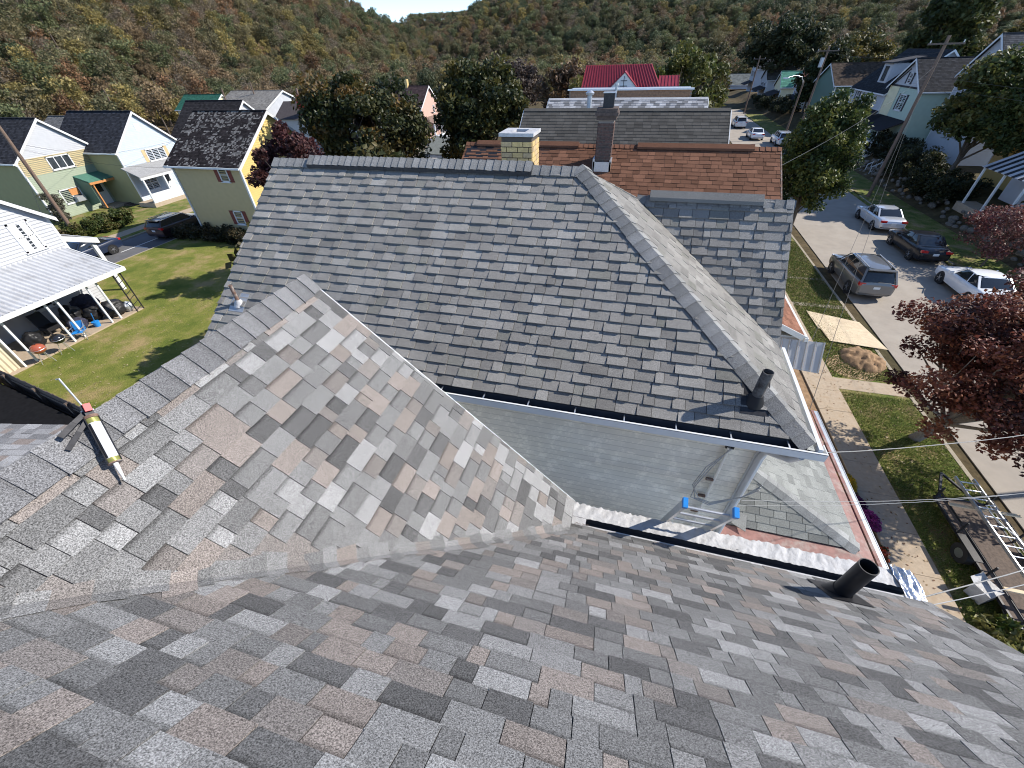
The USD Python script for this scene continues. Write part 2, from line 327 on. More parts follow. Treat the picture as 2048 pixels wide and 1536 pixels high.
# ------------------------------------------------------------------ the roof the camera stands on
T44 = .9657; ZM, ZG = 9.832, 7.505           # main slope z = ZM - T44*y ; gable slope z = ZG - T44*x
XR = -2.62; YR = 2.68; XE = 3.30; YE = 2.52; XV = -.10
def zm(y): return ZM-T44*y
def zg(x): return ZG-T44*x
PALN = [((.098, .097, .097), 2.3), ((.145, .144, .143), 3.4), ((.186, .185, .184), 3.4), ((.242, .241, .24), 2.2), ((.208, .183, .168), 2.0), ((.172, .157, .148), 1.3)]
house = thing('foreground_house', 'house under the camera with new brown and grey laminated shingle roof, gable and valley', 'house')
nM = np.array([0, T44, 1.])/math.hypot(T44, 1); nG = np.array([T44, 0, 1.])/math.hypot(T44, 1)
mp = [(XV, YR-.37), (XV, YE), (XE, YE), (XE, -1.6), (XR, -1.6), (XR, XR+2.41)]
mp3 = [(x, y, zm(y)) for x, y in mp]
dk = MB(); dk.prism([(x, y, z-.006) for x, y, z in mp3][::-1], -nM*.03)
main_roof = part(house, 'main_roof', dk, M['black'])
frM = frame((0, 0, ZM), (-1, 0, 0), nM)      # u to the left, v up the slope
gp_ = [(XR, -1.5), (XR, YR), (XV, YR), (XV, XV+2.41), (XR, XR+2.41)]
gp3 = [(x, y, zg(x)) for x, y in gp_]
dk = MB(); dk.prism([(x, y, z-.006) for x, y, z in gp3], -nG*.03)
gable_roof = part(house, 'gable_roof', dk, M['black'])
frG = frame((0, 0, ZG), (0, 1, 0), nG)
assert (frM[2]@np.array([0, -1, T44])) > 0 and (frG[2]@np.array([-1, 0, T44])) > 0
EXPO = .127
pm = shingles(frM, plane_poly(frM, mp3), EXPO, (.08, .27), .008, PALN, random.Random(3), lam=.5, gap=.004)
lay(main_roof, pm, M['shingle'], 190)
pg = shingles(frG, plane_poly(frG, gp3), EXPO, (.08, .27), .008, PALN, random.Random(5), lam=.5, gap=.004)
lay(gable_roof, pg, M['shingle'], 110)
nGl = np.array([-T44, 0, 1.])/math.hypot(T44, 1)
caps(gable_roof, (XR, -1.2, zg(XR)+.008), (XR, YR+.01, zg(XR)+.008), nG, nGl, .165, .14, [(.15, .15, .155), (.17, .17, .175), (.135, .135, .14)], random.Random(4), M['shingle'], lift=.02)
part(house, 'gable_roof_far_slope', MB().prism([(XR, -1.5, zg(XR)), (XR, YR, zg(XR)), (-5.1, YR, zg(XR)-2.48*T44), (-5.1, -1.5, zg(XR)-2.48*T44)], (0, 0, -.04)), M['shingle'], tone=np.tile([.14, .14, .14], (8, 1)))
# woven valley: a few ragged shingle ends lapping from one slope to the other
vt_ = []; r2 = random.Random(9); VD = np.array([-1, -1, T44]); VD /= np.linalg.norm(VD)
gd = np.cross(nG, VD); gd *= np.sign(gd[2]); md = np.cross(nM, VD); md *= np.sign(md[2]); bis = (nG+nM)/np.linalg.norm(nG+nM); s = 0.
while s < 4.2:
    L = .07+.09*r2.random(); c = np.asarray(PALN[[1, 2, 1, 4, 2, 1, 5, 2][len(vt_)%8]][0])*(.9+.2*r2.random()); vt_.append(1); v = []
    g_, m_ = .03+.09*r2.random(), .03+.08*r2.random(); g2_, m2_ = g_*(.7+.6*r2.random()), m_*(.7+.6*r2.random())
    for (ss, gg, mm, e) in ((s, g_, m_, .010), (s+L*1.25, g2_, m2_, .004)):
        o = np.array([XV, XV+2.41, zm(XV+2.41)])+VD*ss
        v += [o+gd*gg+nG*e, o+gd*gg*.4+nG*(e+.006), o+bis*(e+.009), o+md*mm*.4+nM*(e+.006), o+md*mm+nM*e]
    f = [[i, i+5, i+6, i+1] for i in range(4)]; mbv = MB().add(v, f)
    part(main_roof, 'valley_shingle', mbv.mesh(), M['shingle'], smooth=False, tone=np.tile(c, (10, 1))); s += L

mb = MB(); mb.beam((XR, YR+.012, zg(XR)-.03), (XV, YR+.012, zg(XV)-.03), .012, .03); part(house, 'rake_trim', mb, M['grey_metal'])
# house walls (plain siding) below the roof
hw = MB(); hw.bx(-2.5, 3.05, -5, 2.3, .05, 7.1).bx(-5.0, -.3, -5, 2.45, .05, 7.4); hw.prism([(-5.0, 2.45, 7.4), (-.3, 2.45, 7.4), (XR, 2.45, 9.8)], (0, -1, 0)); part(house, 'wall', hw, M['white'])
# eave: drip edge, open gutter wrapped in white membrane, taped end
def crumpled(x0, x1, ya, yb, z, n, amp, seed, m, name, parent, droop=0.):
    r = random.Random(seed); X = np.linspace(x0, x1, n); v = []; k = 5
    for i, x in enumerate(X):
        for j in range(k):
            t = j/(k-1); v.append((x, ya+(yb-ya)*t+amp*(r.random()-.5)*(1.2 if j == k-1 else .4), z+amp*(r.random()-.5)*(.3+t)-droop*t*t))
    q = [[i*k+j, (i+1)*k+j, (i+1)*k+j+1, i*k+j+1] for i in range(n-1) for j in range(k-1)]
    return part(parent, name, MB().add(v, q), m, smooth=True)
ZGU = 7.33
part(house, 'drip_edge', MB().bx(XV, XE-.02, 2.50, 2.575, ZGU+.002, ZGU+.012).bx(XV, XE-.02, 2.566, 2.578, ZGU-.12, ZGU+.001), M['membrane'])
part(house, 'gutter', MB().bx(XV, XE, 2.578, 2.69, ZGU-.12, ZGU-.11).bx(XV, XE, 2.69, 2.696, ZGU-.12, ZGU-.005), M['gutter_dark'])  # trough coloured dark for the shadow inside the white gutter
crumpled(XV-.02, XE-.1, 2.665, 2.87, ZGU, 120, .022, 3, M['membrane'], 'gutter_flange', house, .03)
part(house, 'gutter_front', MB().bx(XV, XE-.1, 2.82, 2.845, ZGU-.22, ZGU-.05), M['white'])
crumpled(XE-.16, XE+.03, 2.50, 2.90, ZGU+.015, 14, .045, 5, M['foil'], 'taped_end', house, .03)
part(house, 'valley_flashing', MB().bx(XV-.005, XV+.16, 2.575, 2.66, ZGU-.01, ZGU+.006), M['membrane'])
part(house, 'gable_cheek', MB().poly([(XV+.002, 2.31, zm(2.31)), (XV+.002, 2.5, zm(2.5)), (XV+.002, YR, ZGU-.1), (XV+.002, YR, zg(XV))]), M['shingle'], tone=np.tile([.1, .1, .1], (4, 1)))
r3 = random.Random(2); mb = MB()
for i in range(60):
    c = np.array([XV+.03+.22*r3.random(), 2.51+.07*r3.random(), ZGU+.018]); a = r3.random()*6.28; L = .008+.02*r3.random()
    mb.beam(c, c+np.array([math.cos(a)*L, math.sin(a)*L, .004]), .0025)
part(house, 'leaf_litter', mb, M['rust'], kind='stuff')
# lower wing roof, left of the ridge
e1 = np.array([.977, .214, 0]); p1 = np.array([-.214, .977, 0]); tw = math.tan(math.radians(9)); nW = p1*tw+np.array([0, 0, 1.]); nW /= np.linalg.norm(nW)
OW = np.array([-8.84, 2.41, 7.0]); upw = -p1+np.array([0, 0, tw]); wp3 = [OW-e1*4, OW+e1*3.2, OW+e1*3.2+upw*3.4, OW-e1*4+upw*3.4]
wing = part(house, 'wing_roof', MB().prism([q-nW*.006 for q in wp3], -nW*.08), M['black'])
frW = frame(OW, -e1, nW)
PALW = [((.17, .17, .175), 2), ((.24, .24, .245), 3), ((.21, .18, .165), 1), ((.30, .30, .305), 2)]
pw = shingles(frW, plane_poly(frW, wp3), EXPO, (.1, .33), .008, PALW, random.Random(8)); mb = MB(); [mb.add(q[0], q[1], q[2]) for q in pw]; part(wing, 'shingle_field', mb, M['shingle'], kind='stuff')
part(house, 'wing_wall', MB().prism([q-e1*.0+np.array([0, 0, -.15])+(e1*.3 if k in (0, 3) else -e1*.3) for k, q in enumerate([OW-e1*4+upw*.4, OW+e1*3.2+upw*.4, OW+e1*3.2+upw*3.3, OW-e1*4+upw*3.3])], (0, 0, -6.7)), M['white'])

def hollow_pipe(parent, base, h, r, m, name='pipe', lean=(0, 0), sides=20):
    b = np.asarray(base, float); d = np.array([lean[0], lean[1], 1.]); prof = [(r, -.02), (r, h), (r*.9, h), (r*.9, h-.25)]; v = []; f = []
    for rr, z in prof:
        for k in range(sides): a = k*2*math.pi/sides; v.append(b+d*z+np.array([rr*math.cos(a), rr*math.sin(a), 0]))
    for i in range(3):
        for k in range(sides): f.append([i*sides+k, i*sides+(k+1) % sides, (i+1)*sides+(k+1) % sides, (i+1)*sides+k])
    return part(parent, name, MB().add(v, f), m, smooth=40)
def cone(mb, base, r0, r1, h, sides=18, n=(0, 0, 1)):
    b = np.asarray(base, float); v = [(b[0]+r*math.cos(k*2*math.pi/sides), b[1]+r*math.sin(k*2*math.pi/sides), b[2]+z) for r, z in ((r0, 0), (r1, h)) for k in range(sides)]
    return mb.add(v, [[k, (k+1) % sides, sides+(k+1) % sides, sides+k] for k in range(sides)])
fl = thing('flue_pipe', 'fat black flue pipe standing on the brown shingles near the gutter end', 'vent pipe')
hollow_pipe(fl, (2.35, 2.262, 7.63), .53, .073, M['black'])
mb = MB(); cone(mb, (2.35, 2.262, 7.585), .125, .078, .15); part(fl, 'boot', mb, M['black'], smooth=40)
part(fl, 'flashing', MB().prism([(x, y, zm(y)+.014) for x, y in ((2.2, 2.12), (2.52, 2.12), (2.52, 2.44), (2.2, 2.44))], nM*.002), M['blackmetal'])

# ------------------------------------------------------------------ grey house next door
T36 = .7265
PALG = [((.206, .198, .186), 3), ((.226, .218, .204), 4), ((.246, .237, .222), 3), ((.276, .267, .25), 1.0), ((.21, .206, .186), .8)]
grey = thing('grey_house', 'grey shingle roofed house next door with white siding, hip ridge and dark gutter', 'house')
A = np.array([-.667, 6.17, 10.23]); Bh = np.array([2.2, 3.5, 8.287]); VB = np.array([2.4, 5.66, 8.11]); VT = np.array([.093, 7.0, 9.69])
L0, L1 = np.array([-5.75, 3.5, 8.287]), np.array([-5.75, 6.17, 10.23])
nP = np.array([0, -T36, 1.]); nP /= np.linalg.norm(nP); frP = frame(L0, (1, 0, 0), nP)
mp3 = [L0, Bh, A, L1]
front = part(grey, 'front_slope', MB().prism([q-nP*.006 for q in mp3], -nP*.05), M['black'])
lay(front, shingles(frP, plane_poly(frP, mp3), .1375, (.10, .30), .026, PALG, random.Random(11), lam=.5, gap=.006, jit=.004, band=False), M['old_shingle'], 210)
nH = np.cross(Bh-A, VB-A); nH /= np.linalg.norm(nH); nH = nH*np.sign(nH[2]); dH = Bh-VB
BE = VB+(Bh-VB)*1.0
frH = frame(Bh, VB-Bh, nH); hp3 = [Bh, VB, VT, A]
hs = part(grey, 'hip_slope', MB().prism([q-nH*.006 for q in hp3], -nH*.05), M['black'])
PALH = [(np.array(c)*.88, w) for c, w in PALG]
mb = MB(); [mb.add(q[0], q[1], q[2]) for q in shingles(frH, plane_poly(frH, hp3), .1375, (.10, .30), .010, PALH, random.Random(12), gap=.005, band=False)]; part(hs, 'shingle_field', mb, M['old_shingle'], kind='stuff')
RX0, RX1 = VT, np.array([2.32, 7.0, 9.71]); VB2 = np.array([2.42, 5.66, 8.11])
nX = np.cross(RX1-RX0, VB-RX0); nX /= np.linalg.norm(nX); nX = nX*np.sign(nX[2]); frX = frame(VB+(RX0-RX1)*1.0, RX1-RX0, nX); xp3 = [VB, VB2, RX1, RX0]
cs = part(grey, 'cross_gable', MB().prism([q-nX*.006 for q in xp3], -nX*.05), M['black'])
lay(cs, shingles(frX, plane_poly(frX, xp3), .1375, (.10, .30), .026, PALG, random.Random(13), gap=.006, band=False), M['old_shingle'], 80)
part(grey, 'back_slope', MB().prism([L1, A, (2.2, 8.84, 8.29), (-5.75, 8.84, 8.29)], (0, 0, -.05)).prism([RX0, RX1, (2.42, 8.4, 8.1), (.09, 8.4, 8.1)], (0, 0, -.05)), M['old_shingle'], tone=np.tile([.17, .17, .17], (16, 1)))
PC = [(.22, .22, .217), (.235, .235, .23), (.205, .205, .20)]
nPb = np.array([0, T36, 1.]); nPb /= np.linalg.norm(nPb)
caps(grey, L1+[0, 0, .01], A+[0, 0, .01], nP, nPb, .15, .145, PC, random.Random(14), M['old_shingle'], lift=.012)
up_ = np.array([0, 0, .05])
caps(grey, np.array([-5.05, 6.17, 10.24])+up_, np.array([-1.38, 6.17, 10.24])+up_, nP, nPb, .16, .115, PC, random.Random(15), M['old_shingle'], 'ridge_vent_cap', lift=.012)
part(grey, 'ridge_vent', MB().prism([(-5.05, 6.17-.14, 10.155), (-5.05, 6.17, 10.25), (-5.05, 6.17+.14, 10.155), (-5.05, 6.17+.14, 10.20), (-5.05, 6.17, 10.288), (-5.05, 6.17-.14, 10.20)], (3.67, 0, 0)), M['blackmetal'])
hd = (Bh-A)/np.linalg.norm(Bh-A)
caps(grey, Bh+[0, 0, .008]+hd*.02, A+[0, 0, .012], nP, nH, .155, .15, PC, random.Random(16), M['old_shingle'], 'hip_cap', lift=.016)
caps(grey, RX0+[.02, 0, .01], RX1+[0, 0, .01], nX, nPb, .12, .15, PC, random.Random(17), M['old_shingle'], 'ridge_cap', lift=.01)
part(grey, 'ridge_vent', MB().prism([(.3, 6.9, 9.67), (.3, 7.0, 9.75), (.3, 7.1, 9.67), (.3, 7.1, 9.72), (.3, 7.0, 9.80), (.3, 6.9, 9.72)], (1.6, 0, 0)), M['old_shingle'], tone=np.tile([.16, .16, .155], (12, 1)))
# white wall: individual lap boards
gw = part(grey, 'wall', MB().bx(-5.5, 1.87, 3.72, 8.6, .05, 8.15).prism([(-5.5, 3.72, 8.15), (-5.5, 8.6, 8.15), (-5.5, 6.17, 9.95)], (4.2, 0, 0)), M['wall_white'])
for i in range(43):
    z = 3.95+i*.099
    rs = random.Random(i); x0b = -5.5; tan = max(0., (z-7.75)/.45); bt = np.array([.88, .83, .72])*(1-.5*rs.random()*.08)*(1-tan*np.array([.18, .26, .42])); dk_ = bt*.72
    mb = MB()
    for q in range(14):
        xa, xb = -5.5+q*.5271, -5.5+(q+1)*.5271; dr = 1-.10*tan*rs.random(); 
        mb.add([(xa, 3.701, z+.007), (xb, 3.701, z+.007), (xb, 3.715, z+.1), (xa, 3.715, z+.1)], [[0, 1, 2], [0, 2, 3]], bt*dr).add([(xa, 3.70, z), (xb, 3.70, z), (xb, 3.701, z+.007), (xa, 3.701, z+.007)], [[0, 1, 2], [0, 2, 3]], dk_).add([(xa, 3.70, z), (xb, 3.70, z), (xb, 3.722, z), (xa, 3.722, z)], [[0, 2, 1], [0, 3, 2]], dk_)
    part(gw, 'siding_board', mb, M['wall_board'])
part(grey, 'corner_trim', MB().bx(1.86, 1.95, 3.685, 3.78, .1, 8.2), M['white'])
part(grey, 'fascia', MB().bx(-5.7, 2.15, 3.52, 3.54, 8.08, 8.27).bx(-5.7, 2.15, 3.54, 3.72, 8.09, 8.11), M['white'])
gt = part(grey, 'gutter', MB().bx(-5.75, 2.33, 3.372, 3.38, 8.17, 8.268).bx(-5.75, 2.33, 3.372, 3.392, 8.262, 8.272).bx(2.322, 2.33, 3.38, 3.52, 8.17, 8.27), M['white'])
part(gt, 'trough', MB().bx(-5.75, 2.322, 3.38, 3.51, 8.165, 8.175).bx(-5.75, 2.322, 3.380, 3.384, 8.175, 8.255).bx(-5.75, 2.2, 3.505, 3.515, 8.175, 8.275), M['gutter_dark'])
for i in range(14): part(gt, 'hanger', MB().bx(-5.3+i*.56, -5.285+i*.56, 3.378, 3.53, 8.256, 8.262), M['alum'])
part(grey, 'hip_gutter', MB().beam(Bh+[.06, -.1, -.02], VB+[.08, 0, -.06], .04, .07), M['white'])
ds = MB(); ds.tube([(2.14, 3.42, 8.15), (2.10, 3.5, 8.0), (1.93, 3.64, 7.93), (1.915, 3.66, 7.8), (1.915, 3.66, .3)], .042, 8); part(grey, 'downspout', ds, M['white'], smooth=40)
cd = MB(); cd.tube([(1.56, 3.675, 7.85), (1.56, 3.67, 7.5), (1.55, 3.67, 2.5)], .02, 8); part(grey, 'conduit', cd, M['wall_white'], smooth=40)
part(grey, 'meter_hole', MB().box((1.57, 3.69, 7.87), (.09, .03, .09)), M['black'])
cb = MB()
for k in range(3):
    cb.tube([(1.57+.01*k, 3.66, 7.85), (1.45-.03*k, 3.62, 7.5), (1.36-.02*k, 3.6, 7.15), (1.36+.05*k, 3.6, 6.9), (1.6, 3.58, 6.83+.03*k), (1.9, 3.55, 7.15), (2.0, 3.5, 7.4+.05*k)], .007, 5)
part(grey, 'cable', cb, M['grey_metal'], smooth=True)
for x, z in ((1.545, 7.25), (1.54, 6.9), (1.535, 6.55)): part(grey, 'strap', MB().box((x-.04, 3.66, z), (.09, .03, .03)), M['rust'])
# porch roof with worn red metal skirt
pc = np.array([4.88, 5.02, 4.5]); ht = np.array([1.9, 6.48, 5.543]); pe = np.array([1.9, 5.02, 4.5]); YF = 8.9
pf = np.array([4.88, YF, 4.5]); pft = np.array([1.9, YF, 5.543])
PALP = [((.225, .232, .22), 3), ((.255, .262, .248), 3), ((.20, .206, .196), 1.5)]
nPo = np.array([.35, 0, 1.]); nPo /= np.linalg.norm(nPo); frPo = frame(pc, (0, 1, 0), nPo); pp = [pc, pf, pft, ht]
pr = part(grey, 'porch_roof', MB().prism([q-nPo*.006 for q in pp], -nPo*.05), M['black'])
lay(pr, shingles(frPo, plane_poly(frPo, pp), .14, (.2, .34), .008, PALP, random.Random(18), lam=0, gap=.006), M['old_shingle'], 110)
nE = np.cross(pc-pe, ht-pe); nE /= np.linalg.norm(nE); nE *= np.sign(nE[2]); frE = frame(pe, (1, 0, 0), nE); ep = [pe, pc, ht]
pe_ = part(grey, 'porch_end_slope', MB().prism([q-nE*.006 for q in ep], -nE*.05), M['black'])
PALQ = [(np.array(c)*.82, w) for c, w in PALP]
lay(pe_, shingles(frE, plane_poly(frE, ep), .14, (.2, .34), .010, PALQ, random.Random(19), lam=0, gap=.008), M['old_shingle'], 60)
caps(grey, pc+[-.02, .02, .012], ht+[0, 0, .012], nE, nPo, .14, .2, [(.27, .275, .27), (.25, .255, .25)], random.Random(20), M['old_shingle'], 'porch_hip_cap', lift=.012)
sk = MB(); sk.prism([(4.88, 5.02, 4.47), (4.88, YF, 4.47), (5.10, YF, 4.43), (5.10, 4.4, 4.43), (4.88, 4.4, 4.45)], (0, 0, -.02)); sk.prism([(1.9, 5.02, 4.475), (4.88, 5.02, 4.475), (4.88, 4.4, 4.42), (1.9, 4.4, 4.42)], (0, 0, -.02)); sk.bx(5.13, 5.19, 4.4, YF, 4.41, 4.44)
part(grey, 'red_metal_skirt', sk, M['redmetal'])
part(grey, 'porch_gutter', MB().bx(5.10, 5.13, 4.4, YF, 4.34, 4.36).bx(5.19, 5.28, 4.36, YF, 4.38, 4.425).bx(5.275, 5.285, 4.36, YF, 4.3, 4.432), M['grey_metal'])
part(grey, 'porch_frame', MB().bx(2, 5.0, 4.5, YF-.1, 4.2, 4.38), M['white'])
for y in (4.7, 6.7, 8.7): part(grey, 'porch_post', MB().bx(4.8, 4.94, y-.07, y+.07, .3, 4.2), M['white'])
part(grey, 'porch_floor', MB().bx(1.9, 5.1, 4.3, 9.0, .05, .6), M['concrete'])
part(grey, 'loose_shingle', MB().prism([(2.75, 5.02, 4.55), (2.98, 4.9, 4.53), (3.02, 5.2, 4.64), (2.8, 5.24, 4.66)], (0, 0, .012)), M['old_shingle'], tone=np.tile([.22, .225, .22], (8, 1)))
# vents on the grey roof
v1 = thing('vent_pipe', 'weathered black and white iron vent pipe beside the hip of the grey roof', 'vent pipe')
hollow_pipe(v1, (1.64, 3.80, 8.50), .40, .055, M['pipe_white'])
mb = MB(); cone(mb, (1.64, 3.80, 8.46), .11, .06, .13); part(v1, 'boot', mb, M['black'], smooth=40)
part(v1, 'flashing', MB().prism([(x, y, 8.287+T36*(y-3.5)+.014) for x, y in ((1.5, 3.66), (1.78, 3.66), (1.78, 3.98), (1.5, 3.98))], nP*.002), M['blackmetal'])
v2 = thing('vent_pipe', 'thin rusty vent pipe with blue grey flashing at left edge of grey roof', 'vent pipe')
hollow_pipe(v2, (-5.38, 4.09, 8.72), .30, .026, M['rust'])
mb = MB(); cone(mb, (-5.38, 4.09, 8.69), .085, .035, .10); part(v2, 'boot', mb, M['membrane'], smooth=40)
part(v2, 'flashing', MB().prism([(x, y, 8.287+T36*(y-3.5)+.014) for x, y in ((-5.52, 3.98), (-5.26, 3.98), (-5.26, 4.22), (-5.52, 4.22))], nP*.002), M['grey_metal'])

def brick_stack(parent, x0, x1, y0, y1, z0, z1, bw, bh, mats, mortar, seed, single=True, label=None, j=.012):
    r = random.Random(seed); core = part(parent, 'chimney', MB().bx(x0+.006, x1-.006, y0+.006, y1-.006, z0, z1), mortar, label=label); rows = int((z1-z0)/bh); mb = MB()
    for i in range(rows):
        z = z0+i*bh
        for ax in (0, 1):
            lo, hi = ((x0, x1) if ax == 0 else (y0, y1)); u = lo-(bw/2 if i % 2 else 0)
            while u < hi-.01:
                a, b = max(u, lo)+j/2, min(u+bw, hi)-j/2; u += bw
                if b-a < .02: continue
                for side in (0, 1):
                    k = MB(); e = .008+.004*r.random()
                    if ax == 0: yy = (y0, y1)[side]; k.bx(a, b, yy-e if side == 0 else yy-.02, yy+.02 if side == 0 else yy+e, z+j/2, z+bh-j/2)
                    else: xx = (x0, x1)[side]; k.bx(xx-e if side == 0 else xx-.02, xx+.02 if side == 0 else xx+e, a, b, z+j/2, z+bh-j/2)
                    if single and ((ax == 0 and side == 0) or (ax == 1 and side == 1)): part(core, 'brick', k, mats[r.randrange(len(mats))])
                    else: mb.add(*k.mesh())
    if mb.n: part(core, 'brickwork', mb, mats[0], kind='stuff')
    return core
M['yb1'] = plain('yellow_brick', (.50, .36, .16), .85, 14, .2, bump=.3); M['yb2'] = plain('tan_brick', (.42, .31, .17), .85, 14, .2, bump=.3); M['mortar_dark'] = plain('dark_mortar', (.07, .06, .05), .95)
M['rb1'] = plain('old_red_brick', (.105, .062, .05), .9, 20, .4, dirt=(.05, .045, .04)); M['rb2'] = plain('brown_brick', (.085, .062, .052), .9, 20, .4); M['mortar_grey'] = plain('grey_mortar', (.2, .17, .15), .95)
ch = brick_stack(grey, -2.18, -1.66, 7.3, 7.82, 9.2, 10.44, .185, .078, [M['yb1'], M['yb2'], M['yb1']], M['mortar_dark'], 3, label='yellow brick chimney with white slab cap')
part(ch, 'cap', MB().bx(-2.21, -1.63, 7.27, 7.42, 10.44, 10.49).bx(-2.21, -1.63, 7.72, 7.85, 10.44, 10.49).bx(-2.21, -2.02, 7.42, 7.72, 10.44, 10.49).bx(-1.80, -1.63, 7.42, 7.72, 10.44, 10.49), M['membrane'])
part(ch, 'flue_liner', MB().bx(-2.02, -1.80, 7.42, 7.72, 10.40, 10.41), M['black'])
part(ch, 'base_flashing', MB().bx(-2.22, -1.62, 7.24, 7.29, 9.3, 9.98), M['alum'])

part(grey, 'rear_addition', MB().bx(-11, -5.9, 4.2, 7.4, .05, 4.2).prism([(-11.2, 4.0, 4.2), (-11.2, 7.6, 4.2), (-11.2, 5.8, 4.9)], (5.3, 0, 0)), M['wall_white'])  # unseen wing added so that its shadow darkens the yard
part(grey, 'side_ledge', MB().bx(-.5, 1.9, 2.98, 3.7, 5.58, 5.66), M['grey_metal'])
# ------------------------------------------------------------------ generic house pieces
def wframe(p0, p1):
    p0, p1 = np.asarray(p0, float), np.asarray(p1, float); d = p1-p0; L = np.linalg.norm(d); d = d/L
    return p0, d, np.array([d[1], -d[0], 0.]), L
def siding(parent, p0, p1, prof, m, board=.12, name='wall', proud=.03, label=None):
    """lap boards over a wall profile [(u, z)...]; p0->p1 along the wall with the outside on the right"""
    o, d, n, L = wframe(p0, p1); P = Polygon(prof); z0, z1 = P.bounds[1], P.bounds[3]; mb = MB(); z = z0
    while z < z1-.005:
        g = P.intersection(sbox(-50, z, 50, min(z+board, z1)))
        for q in getattr(g, 'geoms', [g]):
            if q.geom_type != 'Polygon' or q.area < 1e-3: continue
            c = np.array(q.exterior.coords)[:-1]; c = c[::-1] if not q.exterior.is_ccw else c
            off = proud*(1-(c[:, 1]-z)/board)
            v = o+c[:, :1]*d+np.stack([0*c[:, 1], 0*c[:, 1], c[:, 1]], 1)+off[:, None]*n
            f = [[0, i, i+1] for i in range(1, len(c)-1)]; mb.add(v, f)
            lo = c[c[:, 1] < z+1e-4]
            if len(lo) >= 2:
                a, b = lo[:, 0].min(), lo[:, 0].max(); A_, B_ = o+a*d+[0, 0, z]+n*proud, o+b*d+[0, 0, z]+n*proud
                mb.add([A_, B_, B_-n*proud*1.2, A_-n*proud*1.2], [[0, 2, 1], [0, 3, 2]])
        z += board
    return part(parent, name, mb, m, label=label)
def obox(mb, o, d, n, u0, u1, z0, z1, e0, e1):
    c = o+d*(u0+u1)/2+n*(e0+e1)/2; c = np.array([c[0], c[1], (z0+z1)/2])
    return mb.box(c, (u1-u0, e1-e0, z1-z0), np.stack([d, n, [0, 0, 1]], 1))
def window(parent, p0, p1, u, z, w, h, fm='white', cols=1, rows=2, shutters=None, pane='glass', fw=.09):
    o, d, n, L = wframe(p0, p1); f = MB()
    obox(f, o, d, n, u, u+w, z+h-fw, z+h, 0, .05); obox(f, o, d, n, u, u+w, z, z+fw, 0, .05); obox(f, o, d, n, u, u+fw, z, z+h, 0, .05); obox(f, o, d, n, u+w-fw, u+w, z, z+h, 0, .05)
    for k in range(1, cols): x = u+w*k/cols; obox(f, o, d, n, x-.035, x+.035, z, z+h, 0, .047)
    for k in range(1, rows): y = z+h*k/rows; obox(f, o, d, n, u, u+w, y-.022, y+.022, 0, .04)
    wd = part(parent, 'window', f, M[fm]); g = MB(); obox(g, o, d, n, u+fw*.7, u+w-fw*.7, z+fw*.7, z+h-fw*.7, .001, .022); part(wd, 'pane', g, M[pane])
    s = MB(); obox(s, o, d, n, u-.04, u+w+.04, z-.05, z+.001, 0, .09); part(wd, 'sill', s, M[fm])
    if shutters:
        for a, b in ((u-.36, u-.02), (u+w+.02, u+w+.36)):
            s = MB(); obox(s, o, d, n, a, b, z, z+h, 0, .04); part(parent, 'shutter', s, M[shutters])
    return wd
def pal(c, v=.25): c = np.asarray(c, float); return [(c*(1-v), 2), (c, 4), (c*(1+v), 2)]
def roof_slope(parent, name, c4, palette, seed, expo=.16, wr=(.25, .36), thick=.014, m='old_shingle', tonef=None):
    """c4: eave left, eave right, ridge right, ridge left (seen from outside); shingle courses joined as one part"""
    a, b, c, e = [np.asarray(q, float) for q in c4]; n = np.cross(b-a, e-a); n /= np.linalg.norm(n)
    if n[2] < 0: n = -n
    s = part(parent, name, MB().prism([q-n*.01 for q in (a, b, c, e)], -n*.08), M['black'])
    fr = frame(a, b-a, n); ps = shingles(fr, plane_poly(fr, [a, b, c, e]), expo, wr, thick, palette, random.Random(seed), lam=0, gap=.008)
    mb = MB(); [mb.add(q[0], q[1], q[2] if tonef is None else np.tile(tonef(q[3]), (len(q[0]), 1))) for q in ps]
    if mb.n: part(s, 'shingle_field', mb, M[m], kind='stuff')
    return s
